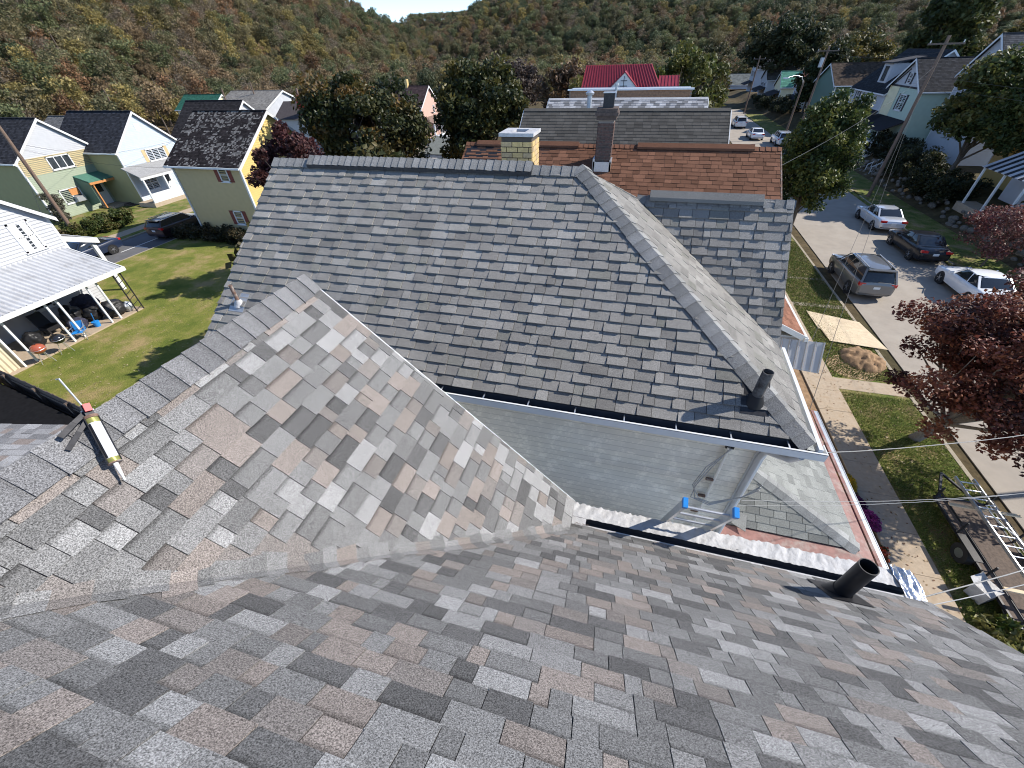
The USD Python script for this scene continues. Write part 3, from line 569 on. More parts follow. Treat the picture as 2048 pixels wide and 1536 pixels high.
def gable_house(name, label, x0, x1, y0, y1, zb, ze, rise, axis, walls, rp, seed, over=.3, expo=.16, board=.14, group=None, trim='white', cat='house', faces='NESW', gmat=None, wr=(.25, .36), tonef=None):
    """ridge along axis; walls: one material or {face: material}"""
    t = thing(name, label, cat, group=group); W = walls if isinstance(walls, dict) else {k: walls for k in 'NESW'}
    pts = {'S': ((x0, y0, 0), (x1, y0, 0)), 'E': ((x1, y0, 0), (x1, y1, 0)), 'N': ((x1, y1, 0), (x0, y1, 0)), 'W': ((x0, y1, 0), (x0, y0, 0))}
    part(t, 'core', MB().bx(x0+.02, x1-.02, y0+.02, y1-.02, zb, ze-.01), W['E'] if not isinstance(W['E'], str) else M[W['E']])
    for k in faces:
        a, b = pts[k]; L = math.dist(a, b); gab = (axis == 'x' and k in 'EW') or (axis == 'y' and k in 'NS')
        pr = [(0, zb), (L, zb), (L, ze)]+([(L/2, ze+rise)] if gab and gmat is None else [])+[(0, ze)]
        siding(t, a, b, pr, M[W[k]], board)
        if gab and gmat is not None: siding(t, a, b, [(0, ze), (L, ze), (L/2, ze+rise)], M[gmat], board, 'gable')
        cb_ = MB(); o, d, n, _ = wframe(a, b); obox(cb_, o, d, n, -.02, .10, zb, ze, 0, .03); obox(cb_, o, d, n, L-.10, L+.02, zb, ze, 0, .03); part(t, 'corner_board', cb_, M[trim])
    q = over
    if axis == 'x':
        ym = (y0+y1)/2; sl = rise/(ym-y0); zr = ze+rise+.05; zv = ze+.05-sl*q
        roof_slope(t, 'roof', [(x0-q, y0-q, zv), (x1+q, y0-q, zv), (x1+q, ym, zr), (x0-q, ym, zr)], rp, seed, expo, wr, tonef=tonef)
        roof_slope(t, 'roof', [(x1+q, y1+q, zv), (x0-q, y1+q, zv), (x0-q, ym, zr), (x1+q, ym, zr)], rp, seed+1, expo, wr)
        for xx in (x0-q, x1+q):
            mb = MB(); e = -.03 if xx < x0 else .03
            for ya in (y0-q, y1+q): mb.prism([(xx, ya, zv-.02), (xx, ym, zr-.02), (xx, ym, zr-.24), (xx, ya, zv-.24)], (e, 0, 0))
            part(t, 'bargeboard', mb, M[trim])
        part(t, 'eave_gutter', MB().bx(x0-q, x1+q, y0-q-.1, y0-q, zv-.14, zv-.02), M[trim]); part(t, 'ridge_cap', MB().beam((x0-q, ym, zr+.012), (x1+q, ym, zr+.012), .22, .03), M['old_shingle'], tone=np.tile(np.asarray(rp[1][0])*1.1, (8, 1)))
    else:
        xm = (x0+x1)/2; sl = rise/(xm-x0); zr = ze+rise+.05; zv = ze+.05-sl*q
        roof_slope(t, 'roof', [(x1+q, y0-q, zv), (x1+q, y1+q, zv), (xm, y1+q, zr), (xm, y0-q, zr)], rp, seed, expo, wr)
        roof_slope(t, 'roof', [(x0-q, y1+q, zv), (x0-q, y0-q, zv), (xm, y0-q, zr), (xm, y1+q, zr)], rp, seed+1, expo, wr)
        for yy in (y0-q, y1+q):
            mb = MB(); e = -.03 if yy < y0 else .03
            for xa in (x0-q, x1+q): mb.prism([(xa, yy, zv-.02), (xm, yy, zr-.02), (xm, yy, zr-.24), (xa, yy, zv-.24)], (0, e, 0))
            part(t, 'bargeboard', mb, M[trim])
        part(t, 'eave_gutter', MB().bx(x0-q-.1, x0-q, y0-q, y1+q, zv-.14, zv-.02).bx(x1+q, x1+q+.1, y0-q, y1+q, zv-.14, zv-.02), M[trim])
    t_pts[t.GetPath()] = pts
    return t
t_pts = {}
def wface(t, k): return t_pts[t.GetPath()][k]
def door(parent, p0, p1, u, z, w, h, m='white'):
    o, d, n, L = wframe(p0, p1); b = MB(); obox(b, o, d, n, u-.1, u+w+.1, z, z+h+.1, 0, .03); f = part(parent, 'door_frame', b, M['white'])
    b = MB(); obox(b, o, d, n, u, u+w, z, z+h, .001, .045); dd = part(parent, 'door', b, M[m]); b = MB(); obox(b, o, d, n, u+w-.12, u+w-.07, z+h*.45, z+h*.45+.06, .045, .09); part(dd, 'handle', b, M['alum'])
    b = MB(); obox(b, o, d, n, u+w*.2, u+w*.8, z+h*.55, z+h*.9, .045, .052); part(dd, 'pane', b, M['glass'])

M['yellow_s'] = siding_mat('yellow_siding', (.55, .41, .15)); M['tan_s'] = siding_mat('tan_siding', (.46, .37, .20)); M['blue_s'] = siding_mat('pale_blue_siding', (.42, .475, .53))
M['green_s'] = siding_mat('pale_green_siding', (.26, .30, .22)); M['olive_s'] = siding_mat('olive_siding', (.26, .25, .13)); M['sage_s'] = siding_mat('sage_siding', (.30, .36, .26)); M['white_s'] = siding_mat('white_siding', (.40, .41, .43))
M['pink_s'] = siding_mat('pink_siding', (.5, .33, .27)); M['dkgreen_s'] = siding_mat('dark_green_siding', (.09, .15, .11)); M['cream_s'] = siding_mat('cream_siding', (.66, .60, .38)); M['mint_s'] = siding_mat('mint_siding', (.38, .47, .38)); M['ochre_b'] = siding_mat('ochre_wall', (.40, .26, .07))
M['shut_red'] = plain('brown_red_shutter', (.16, .045, .035), .6, 20, .2); M['shut_tan'] = plain('tan_shutter', (.5, .37, .2), .7, 20, .15); M['shut_black'] = plain('black_shutter', (.02, .02, .025), .5, 20, .2)
M['orange_wood'] = plain('raw_orange_wood', (.45, .2, .07), .8, 20, .3); M['green_roof'] = plain('green_metal_roof', (.06, .16, .12), .45, 3, .15); M['red_roof'] = plain('red_metal_roof', (.24, .03, .042), .4, 3, .12)
M['corr'] = plain('corrugated_white_metal', (.42, .43, .45), .45, 2, .1, dirt=(.30, .30, .31)); M['beige_corr'] = plain('beige_ribbed_panel', (.56, .49, .36), .6, 2, .08)

# ------------------------------------------------------------------ row of houses behind the grey one
BROWN = pal((.155, .078, .05), .2)
br = thing('brown_roofed_house', 'house with reddish brown shingle roof right behind the grey roof', 'house')
s = part(br, 'front_slope', MB().prism([(-4.95, 9.9, 7.63), (3.52, 9.9, 7.63), (3.52, 13, 9.42), (-4.88, 13, 9.44)], (0, 0, -.08)), M['black'])
a, b, c, e = np.array([-4.95, 9.9, 7.64]), np.array([3.52, 9.9, 7.64]), np.array([3.52, 13, 9.43]), np.array([-4.95, 13, 9.43]); n_ = np.cross(b-a, e-a); n_ /= np.linalg.norm(n_); fr = frame(a, b-a, n_)
lay(s, shingles(fr, plane_poly(fr, [a, b, c, e]), .135, (.16, .34), .013, BROWN, random.Random(21), lam=.5, gap=.008, band=False), M['old_shingle'], 300)
part(br, 'back_slope', MB().prism([(-4.95, 13, 9.42), (3.52, 13, 9.42), (3.52, 16.1, 7.63), (-4.95, 16.1, 7.63)], (0, 0, -.08)), M['old_shingle'], tone=np.tile([.13, .07, .05], (8, 1)))
nb = n_; nb2 = np.array([0, -n_[1], n_[2]])
caps(br, (-4.95, 13, 9.44), (3.52, 13, 9.44), nb, nb2, .13, .14, [(.17, .085, .055), (.15, .075, .05)], random.Random(22), M['old_shingle'], lift=.012, limit=70)
for xa, xb in ((0., 2.9), (-4.6, -1.6)): part(br, 'ridge_vent', MB().prism([(xa, 12.86, 9.38), (xa, 13, 9.46), (xa, 13.14, 9.38), (xa, 13.14, 9.43), (xa, 13, 9.515), (xa, 12.86, 9.43)], (xb-xa, 0, 0)), M['old_shingle'], tone=np.tile([.13, .065, .042], (12, 1)))
part(br, 'wall', MB().bx(-4.8, 3.3, 10.2, 15.8, .05, 7.6).prism([(-4.8, 10.2, 7.6), (-4.8, 15.8, 7.6), (-4.8, 13, 9.3)], (8.1, 0, 0)), M['tan_s'])
part(br, 'bargeboard', MB().beam((3.53, 9.9, 7.56), (3.53, 13, 9.35), .03, .16).beam((3.53, 13, 9.35), (3.53, 16.1, 7.56), .03, .16), M['rust'])
c2 = brick_stack(br, -1.05, -.66, 12.2, 12.62, 8.7, 10.12, .2, .075, [M['rb1'], M['rb2']], M['mortar_grey'], 5, single=False, label='old weathered brick chimney with corbelled top and black flue box')
for k, (e_, z_) in enumerate(((.05, 10.12), (.09, 10.2), (.06, 10.28))): part(c2, 'corbel', MB().bx(-1.05-e_, -.66+e_, 12.2-e_, 12.62+e_, z_, z_+.08), M['rb2'])
part(c2, 'flue_box', MB().bx(-.98, -.72, 12.28, 12.5, 10.36, 10.66), M['blackmetal']); part(c2, 'rain_cap', MB().bx(-1.0, -.7, 12.26, 12.52, 10.66, 10.675), M['grey_metal'])
part(c2, 'lead_flashing', MB().bx(-1.09, -.62, 12.15, 12.2, 8.9, 9.18).bx(-.66, -.62, 12.15, 12.66, 8.9, 9.22).bx(-1.10, -1.05, 12.15, 12.66, 8.9, 9.25), M['alum'])
po = thing('brown_roof_porch', 'low brown shingle porch roof with ribbed pale awning beside the sidewalk', 'porch')
roof_slope(po, 'roof', [(5.85, 12.4, 4.5), (5.85, 16.2, 4.5), (3.3, 16.2, 5.6), (3.3, 12.4, 5.6)], pal((.22, .11, .075), .2), 23, .14)
part(po, 'gutter', MB().bx(5.85, 5.95, 12.3, 16.3, 4.36, 4.48), M['white']); part(po, 'frame', MB().bx(3.4, 5.8, 12.5, 16.1, 4.2, 4.4), M['white'])
part(po, 'end_trim', MB().beam((5.9, 12.36, 4.42), (3.3, 12.36, 5.52), .03, .16), M['white'])
for y in (12.6, 14.3, 16): part(po, 'post', MB().bx(5.6, 5.72, y-.06, y+.06, .1, 4.3), M['white'])
part(po, 'deck', MB().bx(3.3, 5.9, 12.4, 16.2, .05, .5), M['concrete'])
for k in range(9): x = 4.35+k*.235; part(po, 'awning_rib', MB().prism([(x, 12.34, 4.36), (x+.225, 12.34, 4.36), (x+.225, 11.85, 3.72-.02*k), (x, 11.85, 3.74-.02*k)], (0, 0, .02)).beam((x+.2, 12.34, 4.39), (x+.2, 11.85, 3.76-.02*k), .03, .03), M['white_s'])
def row_house(name, label, yr, zr, x0, x1, ye, zv, palette, seed, wall, expo=.14, wr=(.25, .34)):
    t = thing(name, label, 'house')
    roof_slope(t, 'front_slope', [(x0, ye, zv), (x1, ye, zv), (x1, yr, zr), (x0, yr, zr)], palette, seed, expo, wr, .014)
    yb = 2*yr-ye
    part(t, 'back_slope', MB().prism([(x0, yr, zr), (x1, yr, zr), (x1, yb, zv), (x0, yb, zv)], (0, 0, -.1)), M['old_shingle'], tone=np.tile(palette[1][0], (8, 1)))
    part(t, 'wall', MB().bx(x0+.3, x1-.3, ye+.3, yb-.3, .05, zv).prism([(x0+.3, ye+.3, zv), (x0+.3, yb-.3, zv), (x0+.3, yr, zr-.15)], (x1-x0-.6, 0, 0)), M[wall])
    part(t, 'ridge_cap', MB().prism([(x0, yr-.14, zr-.06), (x0, yr, zr+.03), (x0, yr+.14, zr-.06)], (x1-x0, 0, 0)), M['old_shingle'], tone=np.tile(np.asarray(palette[2][0]), (6, 1)))
    part(t, 'bargeboard', MB().beam((x0-.02, ye, zv-.1), (x0-.02, yr, zr-.1), .03, .16).beam((x1+.02, ye, zv-.1), (x1+.02, yr, zr-.1), .03, .16), M['white'])
    return t
g2 = row_house('grey_brown_roofed_house', 'house with dull grey brown tab shingle roof behind the brown roof', 20.5, 9.56, -5.0, 3.32, 17.2, 7.25, pal((.082, .078, .071), .14), 31, 'white_s', .16, (.3, .34))
g3 = row_house('pale_roofed_house', 'house with pale mottled grey shingle roof, third roof behind the grey one', 27, 9.42, -5.17, 3.15, 23.6, 7.2, [((.16, .16, .165), 3), ((.3, .3, .31), 3), ((.4, .4, .41), 2)], 33, 'white_s', .16, (.2, .4))
vt = thing('roof_vent', 'capped metal vent pipe on the pale mottled roof', 'vent pipe')
part(vt, 'pipe', MB().tube([(-2.72, 25.2, 8.2), (-2.72, 25.2, 9.75)], .12, 12), M['grey_metal'], smooth=40); part(vt, 'cap', MB().tube([(-2.72, 25.2, 9.72), (-2.72, 25.2, 9.8), (-2.72, 25.2, 9.9)], [.2, .22, .08], 12), M['alum'], smooth=40)
bb = thing('brick_building', 'flat roofed brown brick building with white metal gutter along its top', 'building'); bmb = MB()
bc = part(bb, 'wall', MB().bx(-5.1, 2.9, 34.03, 36, .05, 9.3), M['mortar_grey']); rb = random.Random(6)
for i in range(22):
    z = 7.6+i*.078
    for k in range(41):
        u = -5.1+k*.2+(.1 if i % 2 else 0)
        if u < 2.75: bmb.bx(u+.006, u+.194, 34.0, 34.05, z+.005, z+.07)
M['rb3'] = plain('orange_brown_brick', (.26, .15, .09), .9, 8, .35); part(bc, 'brickwork', bmb, M['rb3'], kind='stuff')
part(bb, 'coping', MB().bx(-5.2, 3.0, 33.9, 34.06, 9.32, 9.42), M['white']); part(bb, 'flat_roof', MB().bx(-5.1, 2.9, 34.06, 36.0, 9.3, 9.36), M['grey_metal'])
part(bb, 'pipe', MB().tube([(-1.93, 33.85, 8.2), (-1.93, 33.85, 9.7)], .08, 10).tube([(-1.93, 33.85, 9.6), (-1.93, 33.85, 9.72)], .14, 10), M['grey_metal'], smooth=40)
rd = thing('red_roofed_building', 'building with red standing seam metal roof and small white front gable', 'building')
def seam_roof(parent, name, c4, m, step, r=.03):
    a, b, c, e = [np.asarray(q, float) for q in c4]; n = np.cross(b-a, e-a); n /= np.linalg.norm(n); n *= np.sign(n[2])
    s = part(parent, name, MB().prism([a, b, c, e], -n*.08), M[m]); k = int(np.linalg.norm(b-a)/step); mb = MB()
    for i in range(k+1):
        t = i/k; p, q = a+(b-a)*t, e+(c-e)*t
        if np.linalg.norm(q-p) > .1: mb.beam(p+n*.02, q+n*.02, r*1.3, r*1.4)
    part(s, 'seams', mb, M[m], kind='stuff'); return s
seam_roof(rd, 'front_slope', [(-5.4, 42, 8.5), (1.3, 42, 8.5), (.1, 44.2, 10.42), (-5.25, 44.2, 10.42)], 'red_roof', .24)
seam_roof(rd, 'hip_slope', [(1.3, 42, 8.5), (1.3, 47, 8.5), (.12, 44.4, 10.42), (.1, 44.2, 10.42)], 'red_roof', .24)
part(rd, 'back_slope', MB().prism([(-5.25, 44.2, 10.42), (.1, 44.2, 10.42), (1.3, 47, 8.5), (-5.4, 47, 8.5)], (0, 0, -.08)), M['red_roof'])
seam_roof(rd, 'side_roof', [(.9, 42.6, 9.0), (2.5, 42.6, 9.0), (2.45, 43.8, 9.65), (.9, 43.8, 9.65)], 'red_roof', .24)
part(rd, 'wall', MB().bx(-5.2, 1.1, 42.4, 46.6, .05, 8.5).bx(1.1, 2.4, 42.8, 46, .05, 9.0), M['white_s'])
part(rd, 'gable', MB().prism([(-3.15, 41.9, 8.75), (-.55, 41.9, 8.75), (-1.85, 41.9, 9.95)], (0, 1.8, 0)), M['white'])
part(rd, 'gable_roof', MB().prism([(-3.3, 41.8, 8.68), (-1.85, 41.8, 10.05), (-1.85, 43.9, 10.05), (-3.3, 42.3, 8.68)], (0, 0, -.06)).prism([(-.4, 41.8, 8.68), (-1.85, 41.8, 10.05), (-1.85, 43.9, 10.05), (-.4, 42.3, 8.68)], (0, 0, -.06)), M['red_roof'])
part(rd, 'gable_cross', MB().beam((-1.85, 41.7, 8.8), (-1.85, 41.7, 9.75), .05).beam((-2.1, 41.7, 9.45), (-1.6, 41.7, 9.45), .05).beam((-2.15, 41.7, 9.1), (-1.55, 41.7, 9.1), .05), M['blackmetal'])

# ------------------------------------------------------------------ left side of the block
from meshkit import noise
_rm = random.Random(15)
def mossy(c):
    w = noise(np.array([c*[1.1, 1.4, 1.4]]), 3)[0]+.5*(noise(np.array([c*[4, 7, 7]]), 9)[0]-.5); e = _rm.random()
    return np.array([.17, .165, .16])*(.5+.8*_rm.random()) if w > .42 and e < .42+.3*(w-.5) else np.array([.022, .019, .02])*(.6+_rm.random())
yl = gable_house('yellow_house', 'tall yellow sided house with dark moss streaked roof beside the lawn', -34.0, -27.65, 26, 34.4, .05, 5.75, 2.8, 'x', {'S': 'tan_s', 'E': 'yellow_s', 'N': 'tan_s', 'W': 'tan_s'},
    [((.018, .016, .018), 6), ((.035, .03, .03), 3), ((.05, .05, .05), 1)], 41, over=.3, expo=.13, wr=(.06, .2), tonef=mossy)
a, b = wface(yl, 'S'); window(yl, a, b, 34-29.7, 4.55, .82, .98, shutters='shut_red'); window(yl, a, b, 34-30.0, 1.43, .85, 1.05, shutters='shut_red')
a, b = wface(yl, 'E'); window(yl, a, b, 3.2, 3.6, .8, 1.2, shutters='shut_red'); window(yl, a, b, 3.2, .9, .8, 1.3, shutters='shut_red')
part(yl, 'downspout', MB().tube([(-33.9, 25.65, 5.6), (-33.85, 25.95, 5.3), (-33.85, 25.95, .2)], .05, 6), M['white'])
bl = gable_house('blue_house', 'narrow pale blue gabled house with grey porch, tan shutters and dark roof', -57.2, -49, 32.8, 39.4, .05, 5.1, 2.85, 'x', {'S': 'olive_s', 'E': 'blue_s', 'N': 'blue_s', 'W': 'blue_s'}, pal((.035, .037, .045), .3), 43, over=.25)
a, b = wface(bl, 'E'); window(bl, a, b, 2.75, 3.65, 2.1, 1.1, cols=3, rows=1, shutters='shut_tan'); o, d, n, _ = wframe(a, b)
mb = MB(); obox(mb, o, d, n, 3.0, 3.55, 6.35, 6.95, 0, .04); part(bl, 'gable_vent', mb, M['white'])
pt = part(bl, 'porch_roof', MB().prism([(-49, 32.4, 3.55), (-49, 37.6, 3.55), (-46.9, 36.9, 2.85), (-46.9, 32.2, 2.85)], (0, 0, .1)), M['old_shingle'], tone=np.tile([.28, .28, .28], (8, 1)))
part(bl, 'porch_beam', MB().bx(-47.0, -46.85, 32.2, 37.0, 2.65, 2.84), M['white'])
for y in (32.4, 34.6, 36.8): part(bl, 'porch_post', MB().bx(-47, -46.86, y-.07, y+.07, .5, 2.7), M['white'])
part(bl, 'porch_rail', MB().bx(-46.95, -46.88, 32.3, 37, .5, 1.35), M['white']); part(bl, 'porch_floor', MB().bx(-49, -46.85, 32.2, 37, .06, .5), M['concrete'])
window(bl, a, b, .9, 1.2, 1.6, 1.3, cols=2); door(bl, a, b, 3.2, .5, .9, 2.0)
gn = gable_house('green_house', 'pale green house with white gable, boarded window and small green entry canopy', -61.5, -53, 26.9, 33.8, .05, 5.2, 2.8, 'x', {'S': 'olive_s', 'E': 'green_s', 'N': 'olive_s', 'W': 'green_s'}, pal((.035, .036, .042), .3), 45, over=.25, gmat='white_s')
a, b = wface(gn, 'E'); siding(gn, (-52.985, 26.98, 0), (-52.985, 33.7, 0), [(0, 3.9), (6.7, 3.9), (6.7, 5.2), (0, 5.2)], M['tan_s'], .14, 'upper_siding')
window(gn, (-52.97, 26.9, 0), (-52.97, 33.8, 0), 2.3, 4.0, 2.0, 1.1, cols=3, rows=1); window(gn, a, b, 1.6, 1.15, 1.8, 1.25, cols=2, rows=1)
o, d, n, _ = wframe(a, b); mb = MB(); obox(mb, o, d, n, 2.45, 3.25, 1.75, 2.35, .01, .05); part(gn, 'window_board', mb, M['orange_wood']); mb = MB(); obox(mb, o, d, n, 2.45, 3.2, 1.2, 1.65, 0, .5); part(gn, 'air_conditioner', mb, M['grey_metal'])
door(gn, a, b, 4.6, .3, .95, 2.1)
part(gn, 'canopy', MB().prism([(-53, 30.4, 3.15), (-53, 33.3, 3.15), (-51.3, 33.3, 2.7), (-51.3, 30.4, 2.7)], (0, 0, .09)), M['green_roof'])
part(gn, 'canopy_frame', MB().bx(-51.4, -51.25, 30.4, 33.3, 2.5, 2.7).beam((-51.4, 30.7, 2.5), (-51.4, 30.7, .3), .1).beam((-51.4, 33.1, 2.5), (-51.4, 33.1, .3), .1), M['orange_wood'])
part(gn, 'canopy_side', MB().prism([(-53, 30.42, .5), (-53, 30.42, 3.1), (-51.4, 30.42, 2.65), (-51.4, 30.42, .9)], (0, .04, 0)), M['dkgreen_s'])
stp = part(gn, 'step', MB().bx(-52.9, -51.2, 31.2, 33.4, .05, .3), M['concrete'])
for k in range(5): part(gn, 'step', MB().bx(-51.2+k*.32, -50.9+k*.32, 32.2, 33.4, .05, .3-.05*k), M['wood'])
part(gn, 'handrail', MB().beam((-51.2, 33.3, 1.2), (-49.6, 33.3, .75), .06).beam((-51.2, 33.3, .2), (-51.2, 33.3, 1.2), .06).beam((-49.6, 33.3, .1), (-49.6, 33.3, .75), .06), M['wood'])
wh = gable_house('white_house', 'white sided house at left edge with corrugated metal porch roof on the lawn side', -39, -31, 6.8, 15.4, .05, 5.25, 3.5, 'x', 'white_s', pal((.07, .072, .078), .25), 47, over=.25, board=.17)
a, b = wface(wh, 'E'); ww_ = window(wh, a, b, 6.75, 3.8, .95, 1.5); o, d, n, _ = wframe(a, b); mb = MB(); [obox(mb, o, d, n, 6.83+k*.05, 6.83+k*.05+.05, 3.88, 5.22, .023, .028+.012*(k % 2)) for k in list(range(6))+list(range(9, 15))]; part(ww_, 'curtain', mb, M['curtain']); window(wh, a, b, 5.2, 1.0, 1.0, 1.2)
cr = MB(); yy = np.arange(6.4, 15.25, .06)
v = []
for i, y in enumerate(yy): h = .06*math.sin(i*math.pi/2.0); v += [(-31.0, y, 3.55+h), (-27.35, y, 2.66+h)]
cr.add(v, [[2*i, 2*i+1, 2*i+3, 2*i+2] for i in range(len(yy)-1)]); part(wh, 'porch_roof', cr, M['corr'], smooth=True)
part(wh, 'porch_fascia', MB().bx(-27.36, -27.26, 6.4, 15.25, 2.46, 2.68).prism([(-31, 15.25, 3.5), (-27.3, 15.25, 2.64), (-27.3, 15.25, 2.46), (-31, 15.25, 3.3)], (0, .05, 0)), M['white'])
part(wh, 'porch_slab', MB().bx(-31, -27.5, 6.4, 15.0, .05, .16), M['concrete'])
for y in (8.9, 11.2, 13.2):
    for e in (0, .5): part(wh, 'porch_post', MB().bx(-27.62, -27.54, y+e-.04, y+e+.04, .1, 2.5), M['white'])
lp = MB(); lp.beam((-27.5, 14.6, .1), (-27.5, 14.6, 2.5), .05).beam((-27.5, 15.0, .1), (-27.5, 15.0, 2.5), .05)
for k in range(7): lp.beam((-27.5, 14.6, .2+k*.33), (-27.5, 15.0, .36+k*.33), .025)
part(wh, 'lattice_post', lp, M['blackmetal'])
v = []; yy = np.arange(5.6, 8.95, .05)
for i, y in enumerate(yy): h = .03*(1 if (i//2) % 2 else -1); v += [(-27.75+h, y, .1), (-27.75+h, y, 2.45)]
part(wh, 'ribbed_screen', MB().add(v, [[2*i, 2*i+2, 2*i+3, 2*i+1] for i in range(len(yy)-1)]), M['beige_corr'])
part(wh, 'side_porch', MB().prism([(-36, 15.45, 4.05), (-31.4, 15.45, 4.05), (-31.2, 17.0, 3.3), (-36, 17.0, 3.3)], (0, 0, .12)), M['old_shingle'], tone=np.tile([.13, .13, .14], (8, 1)))
part(wh, 'side_porch_fascia', MB().bx(-36, -31.15, 16.98, 17.08, 3.12, 3.42).prism([(-31.38, 15.45, 4.05), (-31.18, 17.0, 3.42), (-31.18, 17.0, 3.12), (-31.38, 15.45, 3.75)], (.06, 0, 0)).bx(-31.5, -31.3, 16.7, 16.9, .1, 3.1), M['white'])
dr = gable_house('dark_roofed_house', 'house with plain black roof half hidden behind the yellow house', -52.5, -44.8, 42.2, 50, .05, 5.0, 3.0, 'x', 'white_s', pal((.03, .028, .03), .25), 49, expo=.2)
gr2 = gable_house('small_green_roofed_house', 'small cream house with dark green roof far beyond the yellow house', -83, -75, 70, 76, .05, 5.0, 1.9, 'x', 'cream_s', pal((.03, .11, .08), .1), 51, expo=.3)
fh = gable_house('flat_grey_house', 'low grey house with wide pale roof and dark porch beyond the yellow house', -66, -56.5, 62, 72, .05, 5.6, 2.1, 'x', {'S': 'dkgreen_s', 'E': 'white_s', 'N': 'white_s', 'W': 'white_s'}, pal((.20, .19, .175), .15), 53, expo=.3)
rc = thing('red_brick_house', 'house with tall red brick chimney showing above the dark maple', 'house'); part(rc, 'wall', MB().bx(-53, -47, 60, 66, .05, 4.6), M['white_s']); part(rc, 'roof', MB().prism([(-53.3, 59.7, 4.6), (-53.3, 63, 6.6), (-53.3, 66.3, 4.6)], (6.6, 0, 0)), M['old_shingle'], tone=np.tile([.08, .07, .07], (6, 1)))
part(rc, 'chimney', MB().bx(-48.8, -48.1, 60.3, 61.0, 4.5, 7.5), M['red']); part(rc, 'chimney_pot', MB().tube([(-48.45, 60.65, 7.5), (-48.45, 60.65, 8.3)], .16, 8), M['rust'])
og = gable_house('orange_gabled_house', 'small house with orange gable between green and blue houses', -79, -72, 44, 50.5, .05, 4.3, 2.0, 'x', 'ochre_b', pal((.13, .13, .13), .2), 55, expo=.25)
pk = gable_house('pink_house', 'pink gabled house with white trim beyond the dark trees', -42.5, -34.6, 71.5, 78.2, .05, 5.2, 2.4, 'x', {'S': 'white_s', 'E': 'pink_s', 'N': 'pink_s', 'W': 'pink_s'}, pal((.055, .038, .04), .2), 57, expo=.25)
part(pk, 'porch_roof', MB().prism([(-34.6, 71.4, 3.4), (-34.6, 78.2, 3.4), (-32.6, 78.2, 2.7), (-32.6, 71.4, 2.7)], (0, 0, .1)), M['rust']); part(pk, 'porch', MB().bx(-32.8, -32.65, 71.6, 78, .1, 1.0).bx(-32.8, -32.6, 71.5, 71.7, .1, 2.7).bx(-32.8, -32.6, 77.9, 78.1, .1, 2.7), M['white'])
a, b = wface(pk, 'E'); window(pk, a, b, 4.4, 3.8, .8, 1.1); part(pk, 'chimney', MB().bx(-38.5, -37.9, 74.4, 75, 7.2, 8.5), M['yb1'])
ww = gable_house('white_back_house', 'white house with grey roof, left of the pink house behind foliage', -45.5, -39.5, 61, 67, .05, 4.9, 2.2, 'x', 'white_s', pal((.16, .165, .18), .2), 59, expo=.25)
cp = thing('carport', 'open carport with grey roof and white braced frame beyond the grey ridge', 'carport')
part(cp, 'roof', MB().prism([(-22.3, 45, 3.15), (-18.6, 45, 3.1), (-18.6, 48.5, 4.3), (-22.3, 48.5, 4.3)], (0, 0, .1)), M['old_shingle'], tone=np.tile([.17, .18, .165], (8, 1)))
part(cp, 'beam', MB().bx(-22.2, -18.7, 45, 45.15, 2.9, 3.12), M['white'])
for x in (-22.1, -18.8): part(cp, 'post', MB().bx(x-.08, x+.08, 45, 45.16, .05, 3), M['white']); part(cp, 'brace', MB().beam((x, 45.08, 2.1), (x+(.75 if x < -20 else -.75), 45.08, 2.95), .09), M['white'])
part(cp, 'back_wall', MB().bx(-22.2, -18.7, 48.2, 48.4, .05, 3.9), M['dkgreen_s'])

# ------------------------------------------------------------------ houses across the front street
r1 = gable_house('dormer_house', 'white house with black shutters and white dormer on its dark roof across the street', 28, 37, 69.0, 79.6, 1.4, 6.6, 3.8, 'y', 'white_s', pal((.03, .032, .036), .25), 61, expo=.2, faces='SWE')
a, b = wface(r1, 'W')
for u in (2.0, 5.8): window(r1, a, b, u, 4.9, .95, 1.5, shutters='shut_black')
part(r1, 'dormer', MB().bx(28.7, 33, 72.4, 74.8, 7.0, 9.2), M['white_s']); part(r1, 'dormer_roof', MB().prism([(28.4, 72.1, 9.2), (28.4, 75.1, 9.2), (33, 75.1, 9.9), (33, 72.1, 9.9)], (0, 0, .12)), M['old_shingle'], tone=np.tile([.06, .06, .065], (8, 1)))
window(r1, (28.7, 74.8, 0), (28.7, 72.4, 0), .7, 7.5, 1.0, 1.4, fm='shut_black')
part(r1, 'porch_roof', MB().prism([(28, 69, 4.6), (28, 79.6, 4.6), (25.8, 79.6, 3.7), (25.8, 69, 3.7)], (0, 0, .12)), M['old_shingle'], tone=np.tile([.04, .04, .045], (8, 1)))
part(r1, 'porch_awning', MB().prism([(26.0, 69.1, 4.3), (26.0, 72.6, 4.3), (24.2, 72.6, 3.4), (24.2, 69.1, 3.4)], (0, 0, .06)), M['corr'])
for y in (69.2, 72.6, 76, 79.3): part(r1, 'porch_post', MB().bx(25.8, 26, y-.08, y+.08, 1.4, 3.8), M['white'])
part(r1, 'porch_rail', MB().bx(25.85, 25.92, 69.1, 79.4, 1.6, 2.5), M['white']); part(r1, 'porch_floor', MB().bx(25.7, 28, 69, 79.6, .9, 1.6), M['concrete'])
r2_ = gable_house('mint_house', 'pale mint and cream house with half timbered white gable across the street', 28, 38, 61.4, 68.7, 1.4, 7.3, 2.5, 'x', {'W': 'mint_s', 'S': 'mint_s', 'E': 'mint_s', 'N': 'cream_s'}, pal((.035, .036, .04), .25), 63, expo=.2, faces='SWE', gmat='white_s')
